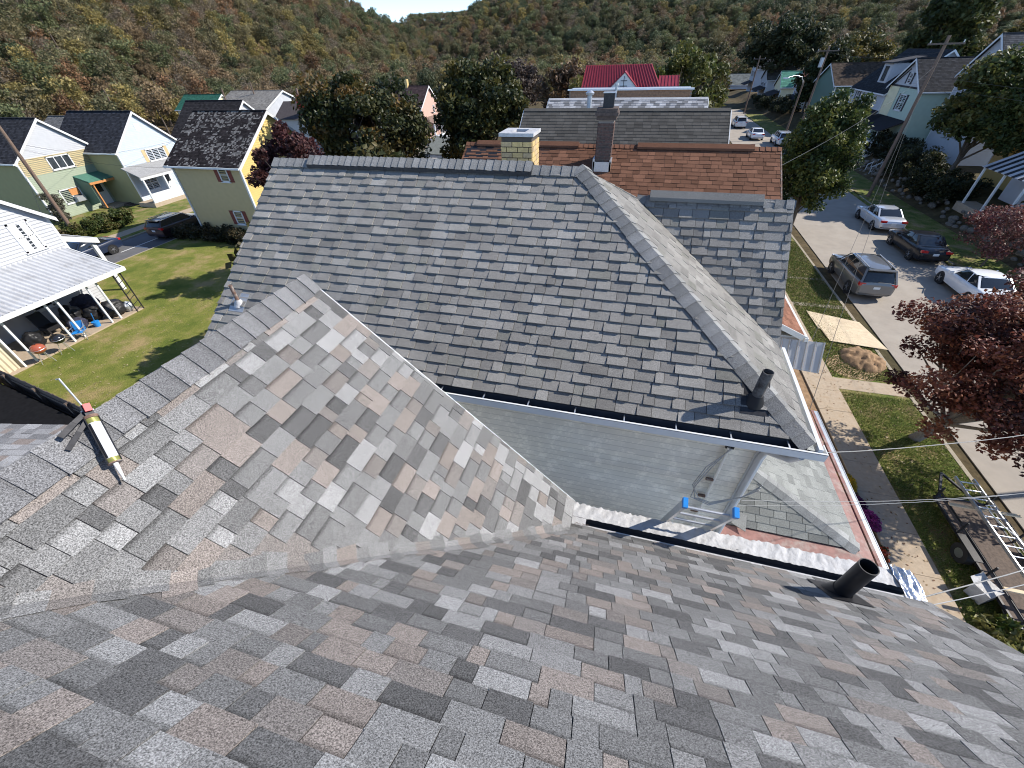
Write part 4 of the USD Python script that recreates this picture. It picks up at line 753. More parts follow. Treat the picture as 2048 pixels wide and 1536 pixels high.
a, b = wface(r2_, 'W'); siding(r2_, (27.97, 68.7, 0), (27.97, 66.3, 0), [(0, 3), (2.4, 3), (2.4, 7.3), (0, 7.3)], M['cream_s'], .14, 'cream_siding'); window(r2_, a, b, 3.4, 5.2, 1.5, 1.5, cols=2, shutters='shut_black'); window(r2_, a, b, 3.25, 7.6, .8, 1.0, shutters='shut_black')
part(r2_, 'timber', MB().beam((27.95, 61.9, 7.4), (27.95, 64.4, 8.9), .03, .12).beam((27.95, 68.2, 7.4), (27.95, 65.7, 8.9), .03, .12).beam((27.95, 61.5, 7.35), (27.95, 68.6, 7.35), .03, .16), M['shut_black'])
part(r2_, 'porch_roof', MB().prism([(28, 61.5, 4.4), (28, 68.6, 4.4), (25.9, 68.6, 3.5), (25.9, 61.5, 3.5)], (0, 0, .12)).prism([(25.9, 65.8, 3.6), (25.9, 68.2, 3.6), (25.9, 67.0, 4.5)], (2.1, 0, 0)), M['old_shingle'], tone=np.tile([.035, .035, .04], (14, 1)))
for y in (61.8, 64, 66.2, 68.4): part(r2_, 'porch_post', MB().bx(25.95, 26.1, y-.08, y+.08, 1.4, 3.6), M['white'])
part(r2_, 'porch_floor', MB().bx(25.7, 28, 61.4, 68.6, .9, 1.6).bx(25.75, 25.8, 61.5, 68.6, 1.6, 2.5), M['white'])
r3_ = gable_house('dark_green_house', 'dark green house with worn brown roof, left of the white dormer house', 27.5, 36, 85, 95, 1.4, 6.4, 2.4, 'x', 'dkgreen_s', pal((.06, .045, .035), .3), 65, expo=.25, faces='SWE')
r5_ = gable_house('tall_grey_roofed_house', 'tall house with large grey roof and white gable edge at top right', 30.5, 42, 54.2, 61.0, 1.4, 8.7, 2.9, 'x', 'white_s', pal((.07, .072, .08), .2), 67, expo=.2, faces='SWE')
r6_ = gable_house('ochre_house', 'ochre walled house behind the leafy tree at right edge', 29.5, 38, 40, 48.2, 1.4, 7.6, 2.4, 'y', 'ochre_b', pal((.07, .06, .055), .2), 69, expo=.2, faces='SWE')
a, b = wface(r6_, 'W'); window(r6_, a, b, 1.2, 4.6, 1.3, 1.4); window(r6_, a, b, 5, 4.6, 1.3, 1.4)
r7_ = thing('striped_porch', 'white porch with black and white striped awning roof at right edge', 'porch')
part(r7_, 'wall', MB().bx(27.8, 29.4, 36.5, 42, 1.3, 4.6), M['white_s'])
for k in range(14): y = 36.6+k*.36; part(r7_, 'awning_strip', MB().prism([(27.8, y, 5.3), (27.8, y+.35, 5.3), (25.3, y+.35, 3.9), (25.3, y, 3.9)], (0, 0, .05)), M['corr'] if k % 2 else M['blackmetal'])
for y in (36.8, 39.2, 41.5): part(r7_, 'post', MB().bx(25.4, 25.52, y-.06, y+.06, 1.2, 3.9), M['white'])
part(r7_, 'porch_floor', MB().bx(25.3, 27.8, 36.5, 42, .8, 1.4), M['concrete'])
far = [(28, 36, 150, 156, 8, 'far_white_house', 'far white house with slate gable and small dormer down the street', 'white_s', (.09, .09, .10)), (27, 34, 128, 135, 6.6, 'far_striped_house', 'far white house with striped balcony, left of the green metal roof', 'white_s', (.12, .11, .10)),
       (27.5, 34, 116, 122, 6.0, 'far_green_roofed_house', 'far house with bright green metal roof down the street', 'cream_s', (.10, .26, .19)), (28.5, 36, 104, 110, 6.4, 'far_red_roofed_house', 'far white gabled house with red brown roof beside the utility pole', 'white_s', (.13, .06, .05)), (23.5, 31, 166, 173, 3.6, 'far_grey_cottage', 'far low white cottage with grey roof at end of the street', 'white_s', (.16, .17, .16))]
for x0, x1, y0, y1, ze, nm, lb, wm, rcol in far:
    zb = .8; t = gable_house(nm, lb, x0, x1, y0, y1, zb, ze-1.6, 2.4, 'x', wm, pal(rcol, .15), 71, expo=.35, board=.25, faces='SWE', wr=(.5, .8))
    a, b = wface(t, 'W'); window(t, a, b, 1.2, ze-3.6, 1.2, 1.3, shutters='shut_black'); window(t, a, b, 3.8, ze-3.6, 1.2, 1.3, shutters='shut_black')
    part(t, 'porch_roof', MB().prism([(x0, y0, 3.4), (x0, y1, 3.4), (x0-2, y1, 2.7), (x0-2, y0, 2.7)], (0, 0, .12)), M['old_shingle'], tone=np.tile([.05, .05, .055], (8, 1)))
# ------------------------------------------------------------------ vegetation
def leaf_mat(name, trans=.35, rough=.55, hue=0.):
    return mat(name, {'a': ('attribute', {'attribute': 'tone'}), 'o': ('object_info', {}), 'h': ('hsv', {'saturation': 1.0, 'fac': 1.0}), 'mr': ('map_range', {'from_min': 0., 'from_max': 1., 'to_min': .72, 'to_max': 1.3}),
        'p': ('principled_bsdf', {'roughness': rough, 'specular_ior_level': .35}), 't': ('translucent_bsdf', {}), 'm': ('mix_closure', {'fac': trans})},
        [('o.random', 'mr.value'), ('mr.result', 'h.value'), ('a.color', 'h.color'), ('h.color', 'p.base_color'), ('h.color', 't.color'), ('p.BSDF', 'm.closure1'), ('t.BSDF', 'm.closure2')], surface='m.closure')
M['leaf'] = leaf_mat('leaf', .3); M['leaf_gloss'] = leaf_mat('glossy_leaf', .25, .48)
M['bark'] = plain('bark', (.11, .09, .075), .95, 16, .35, bump=.5); M['bark_grey'] = plain('grey_bark', (.17, .15, .135), .95, 16, .3, bump=.5)
def leaves(centres, size, tones, seed, up=.35, aspect=.6):
    """one bent diamond leaf per centre"""
    r = np.random.default_rng(seed); n = len(centres); nrm = r.normal(size=(n, 3)); nrm[:, 2] += up*2; nrm /= np.linalg.norm(nrm, axis=1, keepdims=True)
    a = np.cross(nrm, r.normal(size=(n, 3))); a /= np.linalg.norm(a, axis=1, keepdims=True)+1e-9; b = np.cross(nrm, a)
    s = (size*(.6+.8*r.random(n)))[:, None]
    v = np.stack([centres-a*s, centres-b*s*aspect-nrm*s*.15, centres+a*s, centres+b*s*aspect-nrm*s*.15], 1).reshape(-1, 3)
    k = np.arange(n)[:, None]*4; f = np.vstack([k+[0, 1, 2], k+[0, 2, 3]])
    return v, f, np.repeat(tones, 4, axis=0)
def crown_points(n, clumps, crad, seed):
    r = np.random.default_rng(seed); c = clumps[r.integers(0, len(clumps), n)]; d = r.normal(size=(n, 3)); d /= np.linalg.norm(d, axis=1, keepdims=True)
    return c[:, :3]+d*(crad*c[:, 3]*r.random(n)**.45)[:, None]*np.array([1, 1, .75]), c[:, 4]
def clump_set(k, centre, rad, seed, shell=.5, lump=.25, bottom=-.7):
    r = np.random.default_rng(seed); out = []
    while len(out) < k:
        d = r.normal(size=3); d /= np.linalg.norm(d)
        if d[2] < bottom: continue
        q = (shell+(1-shell)*r.random()**.6)*(1+lump*(r.random()-.6))
        out.append([*(np.asarray(centre)+d*q*np.asarray(rad)), .7+.6*r.random(), r.random()])
    return np.array(out)
def limbs(mb, base, centre, clumps, r0, seed, n=14, sides=6):
    r = random.Random(seed); base, centre = np.asarray(base, float), np.asarray(centre, float); fork = base+(centre-base)*np.array([.6, .6, .55])
    mid = base+(fork-base)*.5+np.array([r.uniform(-.15, .15), r.uniform(-.15, .15), 0])*r0*4
    mb.tube([base-[0, 0, .1], base+(mid-base)*.15, mid, fork], [r0*1.5, r0*1.05, r0*.85, r0*.7], 9)
    for i in range(n):
        c = clumps[r.randrange(len(clumps)), :3]; s = mid+(fork-mid)*r.random(); m1 = s+(c-s)*.45+np.array([r.uniform(-.3, .3), r.uniform(-.3, .3), r.uniform(0, .4)])*np.linalg.norm(c-s)*.3
        mb.tube([s, m1, c], [r0*.45, r0*.25, r0*.06], sides, cap=False)
        for j in range(2):
            c2 = clumps[r.randrange(len(clumps)), :3]
            if np.linalg.norm(c2-m1) < np.linalg.norm(c-s): mb.tube([m1, (m1+c2)/2+[0, 0, .1], c2], [r0*.2, r0*.12, r0*.03], 5, cap=False)
def tree(name, label, base, centre, rad, k, n, leaf, pals, seed, r0=.18, m='leaf', bark='bark', crad=.8, shell=.5, lump=.3, up=.35, cat='tree', group=None, nl=14, aspect=.6, bottom=-.7, thin=None):
    """pals: colours picked per clump (position in list by clump random) with per leaf variation"""
    t = thing(name, label, cat, group=group); cl = clump_set(k, centre, rad, seed, shell, lump, bottom); cl = cl if thin is None else cl[[thin(q) > random.Random(i).random() for i, q in enumerate(cl)]]; p, tr = crown_points(n, cl, crad, seed+1)
    r = np.random.default_rng(seed+2); P = np.asarray(pals, float); idx = np.clip((tr*len(P)+r.normal(size=n)*.5).astype(int), 0, len(P)-1)
    tone = P[idx]*(.7+.6*r.random(n))[:, None]; v, f, tv = leaves(p, leaf, tone, seed+3, up, aspect)
    tb = MB(); limbs(tb, base, centre, cl, r0, seed+4, nl); part(t, 'trunk', tb, M[bark], smooth=50)
    part(t, 'crown', (v, f), M[m], tone=tv); return t
OLIVE = [(.05, .055, .018), (.065, .065, .02), (.085, .07, .022), (.04, .05, .018)]
dm = tree('dark_maple', 'big dark olive maple behind the grey ridge, right of the yellow house', (-21, 34, 0), (-21.6, 34, 6.6), (4.6, 4.4, 4.2), 120, 30000, .17, [(.035, .045, .015), (.055, .06, .018), (.08, .075, .022), (.11, .085, .024), (.14, .085, .022)], 101, .28, 'leaf_gloss', crad=1.0)
dr_ = tree('red_leaf_tree', 'small dark red leaved tree between yellow house and grey roof', (-19.2, 21.3, 0), (-18.9, 21.3, 6.3), (2.0, 2.0, 2.6), 70, 15000, .10, [(.05, .016, .018), (.075, .022, .02), (.04, .016, .016), (.09, .035, .03)], 111, .12, crad=.55, up=.1)
ro = tree('round_tree', 'round dark green tree left of the yellow brick chimney', (-13.5, 40, 0), (-13.4, 40, 6.9), (4.0, 3.8, 4.3), 120, 26000, .17, [(.035, .045, .015), (.055, .065, .018), (.09, .09, .024), (.14, .12, .03)], 121, .25, 'leaf_gloss', crad=.95)
pe_t = tree('pear_tree', 'leafy green street tree standing by the kerb beside the brown roof', (12.5, 36.5, 0), (12.3, 36.5, 4.7), (2.3, 2.3, 4.3), 150, 34000, .115, [(.025, .042, .012), (.04, .06, .016), (.065, .085, .02), (.11, .12, .028)], 131, .16, 'leaf_gloss', crad=.7, lump=.35, nl=20)
mp_ = tree('red_maple', 'dark red leaved maple in the grass strip by the sidewalk', (11.5, 13.6, 0), (11.7, 12.3, 4.1), (3.1, 3.5, 2.35), 330, 74000, .058, [(.05, .02, .018), (.075, .026, .021), (.11, .036, .027), (.15, .05, .034), (.19, .075, .042)], 141, .17, 'leaf', 'bark_grey', crad=.5, shell=.25, lump=.4, up=.7, nl=44, bottom=-.55, thin=lambda q: .4+.55*min(1, max(0, (q[0]-9.4)/2.8)))
tree('wispy_red_bush', 'thin greyish red bush beside the parked black car', (22.4, 31.5, 0), (22.6, 31.5, 2.1), (1.9, 2.6, 1.5), 40, 6000, .075, [(.12, .05, .045), (.16, .08, .07), (.1, .03, .03)], 151, .06, crad=.6, cat='bush')
tree('leafy_street_tree', 'large loose yellow green tree in front of the ochre house at right', (27.3, 48, 1.2), (27.2, 47.6, 7.2), (2.6, 4.9, 3.5), 120, 22000, .17, [(.035, .05, .014), (.055, .07, .02), (.085, .09, .025), (.12, .11, .03)], 161, .22, crad=.95)
tree('tall_back_tree', 'tall green tree rising above the roofs at top right', (43, 95, 1.6), (43, 95, 12), (4.5, 4.5, 7.0), 110, 14000, .3, [(.03, .042, .014), (.05, .06, .02), (.075, .075, .022)], 171, .3, crad=1.3)
tree('dark_windblown_tree', 'broad dark tree above the far white houses at the end of the street', (29, 131, 1.6), (29, 131, 11), (8, 6, 5.5), 120, 14000, .36, [(.02, .03, .013), (.035, .042, .018), (.06, .062, .03)], 181, .4, crad=1.6)
tree('evergreen', 'narrow dark evergreen beside the dark green house', (27.8, 97.5, 1.4), (27.8, 97.5, 5.6), (1.6, 1.6, 4.2), 60, 9000, .16, [(.02, .035, .014), (.03, .045, .016), (.07, .075, .02)], 191, .2, crad=.7)
tree('bare_brown_shrub', 'bare brown twiggy tree in front of the pink house', (-32.9, 66, 0), (-33, 66, 2.9), (2.2, 2.2, 1.9), 60, 6000, .10, [(.12, .085, .06), (.16, .12, .085), (.09, .065, .05)], 201, .1, crad=.6, nl=50)
for (x, y, z, rr, h, lb, ps, sd) in [(-6.0, 75, 0, 5.0, 8.8, 'yellow green tree left of the red metal roof', [(.11, .10, .025), (.14, .11, .03), (.08, .08, .025)], 301), (-13, 90, 0, 6, 9.2, 'brown thinning tree behind the round dark tree', [(.12, .07, .04), (.09, .06, .035), (.14, .09, .045)], 302), (5.5, 82, 0, 6.5, 11.2, 'bright olive willow-like tree right of the red metal roof', [(.10, .12, .03), (.13, .13, .035), (.08, .09, .025)], 303), (9.5, 100, 0, 5.5, 10, 'tall loose brownish tree left of the far cottage', [(.09, .075, .03), (.11, .09, .035), (.07, .07, .025)], 304),
        (-27, 100, 0, 6, 9.5, 'grey brown bare tree right above the pink house', [(.075, .055, .045), (.095, .07, .055)], 305), (-62, 92, 0, 6, 8, 'orange tinted tree above the flat grey house', [(.17, .075, .025), (.12, .08, .03), (.2, .10, .03)], 306), (40, 120, 1.5, 6, 11, 'yellow leaved tree behind the white dormer house', [(.17, .14, .035), (.13, .11, .03), (.09, .09, .03)], 307), (30, 98, 1.5, 4, 9, 'olive tree behind the utility pole across the street', [(.06, .065, .025), (.045, .055, .02)], 308), (52, 92, 1.6, 6, 12, 'golden olive tree above the mint house roof', [(.13, .11, .03), (.09, .085, .028), (.16, .13, .04)], 309), (23, 205, 0, 7, 11, 'dark olive tree behind the far cottage', [(.05, .055, .022), (.075, .07, .028)], 310)]:
    tree('valley_tree', lb, (x, y, z), (x, y, h*.58+z), (rr, rr, h*.46), 70, 7000, .30, ps, sd, .28, crad=1.3)
for (x, y, rr, h, lb, sd) in [(-14, 21, 3.2, 6.4, 'leafy tree in the back yard, farther from the grey house', 321), (-12.4, 14.6, 3.2, 7.0, 'leafy tree in the back yard, nearer to the grey house', 322), (-16.5, 27, 3.0, 6.2, 'leafy tree in the back yard under the dark maple', 326), (36.5, 25, 4.5, 12, 'tall shade tree on the bank right of the striped porch', 323), (37.5, 33.5, 4.5, 12, 'tall shade tree behind the striped porch', 324), (36, 17, 4.5, 12, 'tall shade tree on the bank beyond the maple', 325)]:
    tree('shade_tree', lb, (x, y, 0), (x, y, h*.6), (rr, rr, h*.42), 70, 9000, .24, [(.05, .06, .02), (.08, .075, .025), (.11, .09, .03)], sd, .22, crad=1.0)
# bushes, hedge, flowers
def bush(name, label, pts, n, leaf, ps, seed, cat='bush', m='leaf', group=None, crad=.35, kind=None):
    r = np.random.default_rng(seed); cl = np.array([[*p, .8+.4*r.random(), r.random()] for p in pts]); q, tr = crown_points(n, cl, crad, seed); P = np.asarray(ps, float)
    tone = P[np.clip((tr*len(P)+r.normal(size=n)*.5).astype(int), 0, len(P)-1)]*(.7+.6*r.random(n))[:, None]; v, f, tv = leaves(q, leaf, tone, seed+1)
    g = part(None, name, (v, f), M[m], tone=tv); return data(g, label=label, category=cat, group=group)
rr_ = random.Random(77)
bush('hedge', 'trimmed green hedge in front of the pale green house', [(-44.6+rr_.uniform(-.5, .5), 22.6+rr_.random()*5.3, .3+rr_.random()*1.1) for _ in range(90)], 12000, .09, [(.04, .06, .015), (.07, .085, .02), (.09, .08, .025)], 211, 'hedge')
bush('dark_shrub', 'dark straggly shrubs along the fence under the yellow house wall', [(x, 25.7-.42*(x+36)*.12+rr_.uniform(-.4, .3), .2+rr_.random()*1.0) for x in np.linspace(-37.5, -28.2, 90)], 9000, .09, [(.02, .026, .012), (.03, .03, .014), (.05, .04, .02)], 213, crad=.4)
bush('brown_shrub', 'tangled brown shrub between hedge and utility pole', [(-45.0+rr_.uniform(-.6, .6), 20.2+rr_.random()*2.2, .3+rr_.random()*.9) for _ in range(30)], 4000, .09, [(.09, .07, .035), (.06, .055, .025)], 214)
bush('grey_bush', 'tall pale bush in front of the green house corner', [(-51.3+rr_.uniform(-.6, .6), 26.2+rr_.random()*1.0, .5+rr_.random()*2.2) for _ in range(30)], 4000, .08, [(.13, .12, .09), (.09, .09, .06)], 215)
for i, (x, y, rx, ry, h, lb) in enumerate([(27, 60, 1.2, 3, 1.8, 'dark shrub mass below the mint house porch'), (26.3, 53, 1.5, 3, 2.0, 'dark shrub by the bank under the leafy tree'), (25.8, 46, 1.4, 3.2, 1.6, 'low dark shrub above the stone bank'), (26.5, 82, 1.5, 5, 2.4, 'dark hedge like shrub in front of the dark green house'), (26, 104, 1.5, 6, 2.4, 'dark bushes in front of the far red roofed house'), (25.5, 120, 1.5, 7, 2.0, 'round bushes in front of the far green roofed house'), (27.5, 34, 1.6, 3, 2.2, 'dark shrub below the striped porch')]):
    bush('bank_shrub', lb, [(x+rr_.uniform(-rx, rx), y+rr_.uniform(-ry, ry), hill(x, y)*.9+rr_.random()*h) for _ in range(60)], 8000, .11, [(.018, .026, .011), (.03, .036, .014), (.045, .045, .018)], 220+i, crad=.6)
for i, (x, y, rad, ps, lb) in enumerate([(8.15, 10.55, .42, [(.42, .26, .02), (.5, .32, .03), (.3, .2, .02)], 'mound of golden yellow chrysanthemums beside the sidewalk'), (8.2, 9.75, .36, [(.09, .015, .07), (.06, .012, .05)], 'dark purple chrysanthemum mound between yellow and magenta ones'), (8.3, 9.15, .42, [(.26, .03, .17), (.2, .025, .14), (.14, .02, .1)], 'magenta purple chrysanthemum mound by the porch gutter')]):
    r = np.random.default_rng(i); d = r.normal(size=(60, 3)); d[:, 2] = abs(d[:, 2]); d /= np.linalg.norm(d, axis=1, keepdims=True)
    bush('chrysanthemum', lb, [(x+q[0]*rad*.8, y+q[1]*rad*.8, .15+q[2]*rad*.9) for q in d], 9000, .028, ps, 240+i, 'flowers', crad=.11)
bush('red_flowers', 'small loose patch of orange red flowers below the magenta mound', [(8.45+rr_.uniform(-.15, .15), 8.15+rr_.uniform(-.2, .2), .15+.2*rr_.random()) for _ in range(20)], 700, .035, [(.5, .07, .025), (.05, .06, .02)], 250, 'flowers', crad=.1)
bush('tall_grass', 'clump of long green grass leaves by the white box', [(10.6+rr_.uniform(-.6, .8), 6.3+rr_.uniform(-.5, .5), .1+.3*rr_.random()) for _ in range(40)], 3500, .10, [(.07, .11, .02), (.13, .15, .035), (.2, .19, .06)], 252, 'plant', crad=.22)
# grass tufts and fallen leaves (nobody could count them)
def tufts(name, x0, x1, y0, y1, z, n, h, ps, seed, avoid=None, w=.012):
    r = np.random.default_rng(seed); x = r.uniform(x0, x1, n); y = r.uniform(y0, y1, n)
    a = r.uniform(0, 6.28, n); hh = h*(.5+r.random(n)); d = np.stack([np.cos(a), np.sin(a), 0*a], 1); b = np.stack([x, y, np.full(n, z)], 1); ln = np.stack([r.normal(size=n)*.4, r.normal(size=n)*.4, np.ones(n)], 1)
    v = np.stack([b-d*w, b+d*w, b+ln*hh[:, None]], 1).reshape(-1, 3); k = np.arange(n)*3; f = np.stack([k, k+1, k+2], 1); P = np.asarray(ps, float); t = P[r.integers(0, len(P), n)]*(.7+.6*r.random(n))[:, None]
    g = part(None, name, (v, f), M['leaf'], tone=np.repeat(t, 3, 0), kind='stuff'); return data(g, label='grass blades in the grass strip' if 'strip' in name else 'grass blades on the lawn')
tufts('strip_grass_blades', 9.82, 12.33, 5.5, 15.9, .08, 26000, .07, [(.08, .12, .025), (.12, .15, .04), (.18, .17, .07)], 261)
tufts('strip_grass_blades', 9.82, 12.33, 17.0, 34, .08, 26000, .08, [(.08, .12, .025), (.12, .15, .04), (.2, .17, .08)], 262, w=.02)
def litter(name, x0, x1, y0, y1, z, n, seed, ps, s=.035):
    r = np.random.default_rng(seed); p = np.stack([r.uniform(x0, x1, n), r.uniform(y0, y1, n), np.full(n, z)], 1); P = np.asarray(ps, float)
    v, f, t = leaves(p, s, P[r.integers(0, len(P), n)], seed, 2.5); data(part(None, name, (v, f), M['leaf'], tone=t, kind='stuff'), label='fallen leaves scattered on the ground')
litter('fallen_leaves', 8.7, 12.4, 5.5, 34, .12, 1500, 271, [(.3, .2, .09), (.42, .33, .2), (.2, .1, .05)])
litter('fallen_leaves', -27, -20.8, 4.4, 24, .12, 700, 272, [(.35, .3, .16), (.45, .38, .2)], .045)

# ------------------------------------------------------------------ wooded hills
FOREST = [[(.10, .115, .05), (.13, .138, .062)], [(.15, .132, .066), (.18, .15, .072)], [(.165, .118, .066), (.185, .13, .07)], [(.20, .11, .055), (.18, .11, .06)], [(.27, .21, .07), (.20, .17, .065)], [(.165, .128, .09), (.19, .15, .105)], [(.072, .092, .046), (.09, .106, .052)], [(.138, .12, .06), (.115, .12, .058)]]
fi = UsdGeom.PointInstancer.Define(stage, '/World/hillside_forest'); data(fi.GetPrim(), kind='stuff', label='autumn woodland covering the hills and valley floor')
protos = []
for i, ps in enumerate(FOREST):
    x = UsdGeom.Xform.Define(stage, f'/World/hillside_forest/Prototypes/forest_tree_{i:03d}'); cl = clump_set(34, (0, 0, 7.0), (3.6, 3.6, 4.2), 400+i, .45, .35, -.8); bare = i == 5
    p, tr = crown_points(1700 if not bare else 1000, cl, 1.35, 410+i); P = np.asarray(ps); r = np.random.default_rng(420+i); tn = P[r.integers(0, len(P), len(p))]*(.65+.7*r.random(len(p)))[:, None]
    v, f, tv = leaves(p, .27 if not bare else .2, tn, 430+i, .45); part(x.GetPrim(), 'crown', (v, f), M['leaf'], tone=tv)
    tb = MB(); tb.tube([(0, 0, -1), (0, 0, 3), (.3, .2, 9)], [.22, .17, .05], 5, cap=False); part(x.GetPrim(), 'trunk', tb, M['bark']); protos.append(x.GetPath())
fi.CreatePrototypesRel().SetTargets(protos)
r = np.random.default_rng(5); P, I, S, Q = [], [], [], []
fx = np.arange(-420, 330, 4.1); fy = np.arange(0, 640, 4.1)
X, Y = np.meshgrid(fx, fy, indexing='ij'); X = (X+r.uniform(-1.9, 1.9, X.shape)).ravel(); Y = (Y+r.uniform(-1.9, 1.9, Y.shape)).ravel(); Z = hill(X, Y)
az = np.degrees(np.arctan2(X, Y)); D = np.hypot(X, Y)
keep = (az > -68) & (az < 40) & (D < 640)
town = (X > -92) & (X < 60) & (Y < 140) | (X > 8) & (X < 60) & (Y < 185) | (X > -46) & (X < -34) & (Y < 160)
keep &= ~town & ~((X > -98) & (Y < 60) & (X < 60))
# drop what lies hidden behind the crest
el = np.degrees(np.arctan2(Z+13-11.5, D)); keep &= (el > -3.2)
far = keep & (D > 470) & (Y < 620)
from meshkit import noise
nz = noise(np.stack([X/34, Y/34, 0*X], 1), 3); nz2 = noise(np.stack([X/90, Y/90, 0*X+5], 1), 4)
idx = np.nonzero(keep)[0]
for i in idx:
    left = X[i] < -60 and Y[i] < 330; w = r.random()+.55*(nz[i]-.5)
    if left: k = 6 if w < .10 else 0 if w < .30 else 7 if w < .45 else 1 if w < .62 else 2 if w < .76 else 5 if w < .90 else 3 if w < .97 else 4
    elif Z[i] < 3: k = 4 if w < .22 else 1 if w < .5 else 3 if w < .6 else 2 if w < .78 else 0
    else: k = 6 if w < .28 else 0 if w < .48 else 7 if w < .64 else 1 if w < .74 else 5 if w < .84 else 2 if w < .95 else 3 if w < .98 else 4
    s = (.46+.42*r.random()**1.5)
    if r.random() < .05: continue
    P.append((X[i], Y[i], Z[i]-.3)); I.append(k); S.append((s*(.9+.25*r.random()), s*(.9+.25*r.random()), s*(.85+.3*r.random()))); a = r.uniform(0, 6.283); Q.append((math.cos(a/2), 0, 0, math.sin(a/2)))
for x, y in zip(r.uniform(-420, -60, 900), r.uniform(700, 960, 900)): P.append((x, y, float(hill(x, y))-.3)); I.append(int(r.choice([0, 6, 7, 1, 5]))); S.append((1.2, 1.2, 1.0)); Q.append((1, 0, 0, 0))
fi.CreatePositionsAttr(Vt.Vec3fArray.FromNumpy(np.array(P, np.float32))); fi.CreateProtoIndicesAttr(Vt.IntArray.FromNumpy(np.array(I, np.int32))); fi.CreateScalesAttr(Vt.Vec3fArray.FromNumpy(np.array(S, np.float32)))
fi.CreateOrientationsAttr(Vt.QuathArray([Gf.Quath(float(q[0]), float(q[1]), float(q[2]), float(q[3])) for q in Q]))
print('forest', len(P))

# ------------------------------------------------------------------ vehicles
def paint(name, c, metal=.0, rough=.28): return plain(name, c, rough, 2, .04, metal, coat=.8, spec=.5)
M['p_white'] = paint('white_car_paint', (.72, .73, .74)); M['p_silver'] = paint('silver_car_paint', (.55, .57, .6), .45); M['p_black'] = plain('black_car_paint', (.010, .010, .012), .25, 2, .04, 0., coat=.25, spec=.25); M['p_grey'] = paint('grey_brown_car_paint', (.15, .145, .14), .4); M['p_navy'] = paint('dark_navy_car_paint', (.012, .02, .045)); M['p_plum'] = paint('dark_plum_car_paint', (.022, .012, .014)); M['p_red'] = paint('red_car_paint', (.5, .02, .03))
M['tail'] = plain('red_lamp', (.4, .015, .015), .2, 9, .1, coat=1.); M['head'] = plain('clear_lamp', (.6, .6, .62), .15, 9, .1, coat=1.); M['tyre'] = plain('tyre_rubber', (.02, .02, .02), .8, 30, .2); M['rim'] = plain('alloy_rim', (.5, .5, .52), .3, 30, .1, metal=.9); M['carglass'] = mat('car_glass', {'p': ('principled_bsdf', {'base_color': (.012, .014, .016), 'roughness': .05, 'specular_ior_level': .8})}, [])
def loft(secs):
    n = len(secs[0]); v = np.vstack(secs); f = []
    for i in range(len(secs)-1):
        for j in range(n): k = (j+1) % n; f.append([i*n+j, i*n+k, (i+1)*n+k, (i+1)*n+j])
    mb = MB().add(v, f); c0, c1 = np.mean(secs[0], 0), np.mean(secs[-1], 0)
    mb.add(np.vstack([secs[0], c0]), [[(j+1) % n, j, n] for j in range(n)]); mb.add(np.vstack([secs[-1], c1]), [[j, (j+1) % n, n] for j in range(n)]); return mb
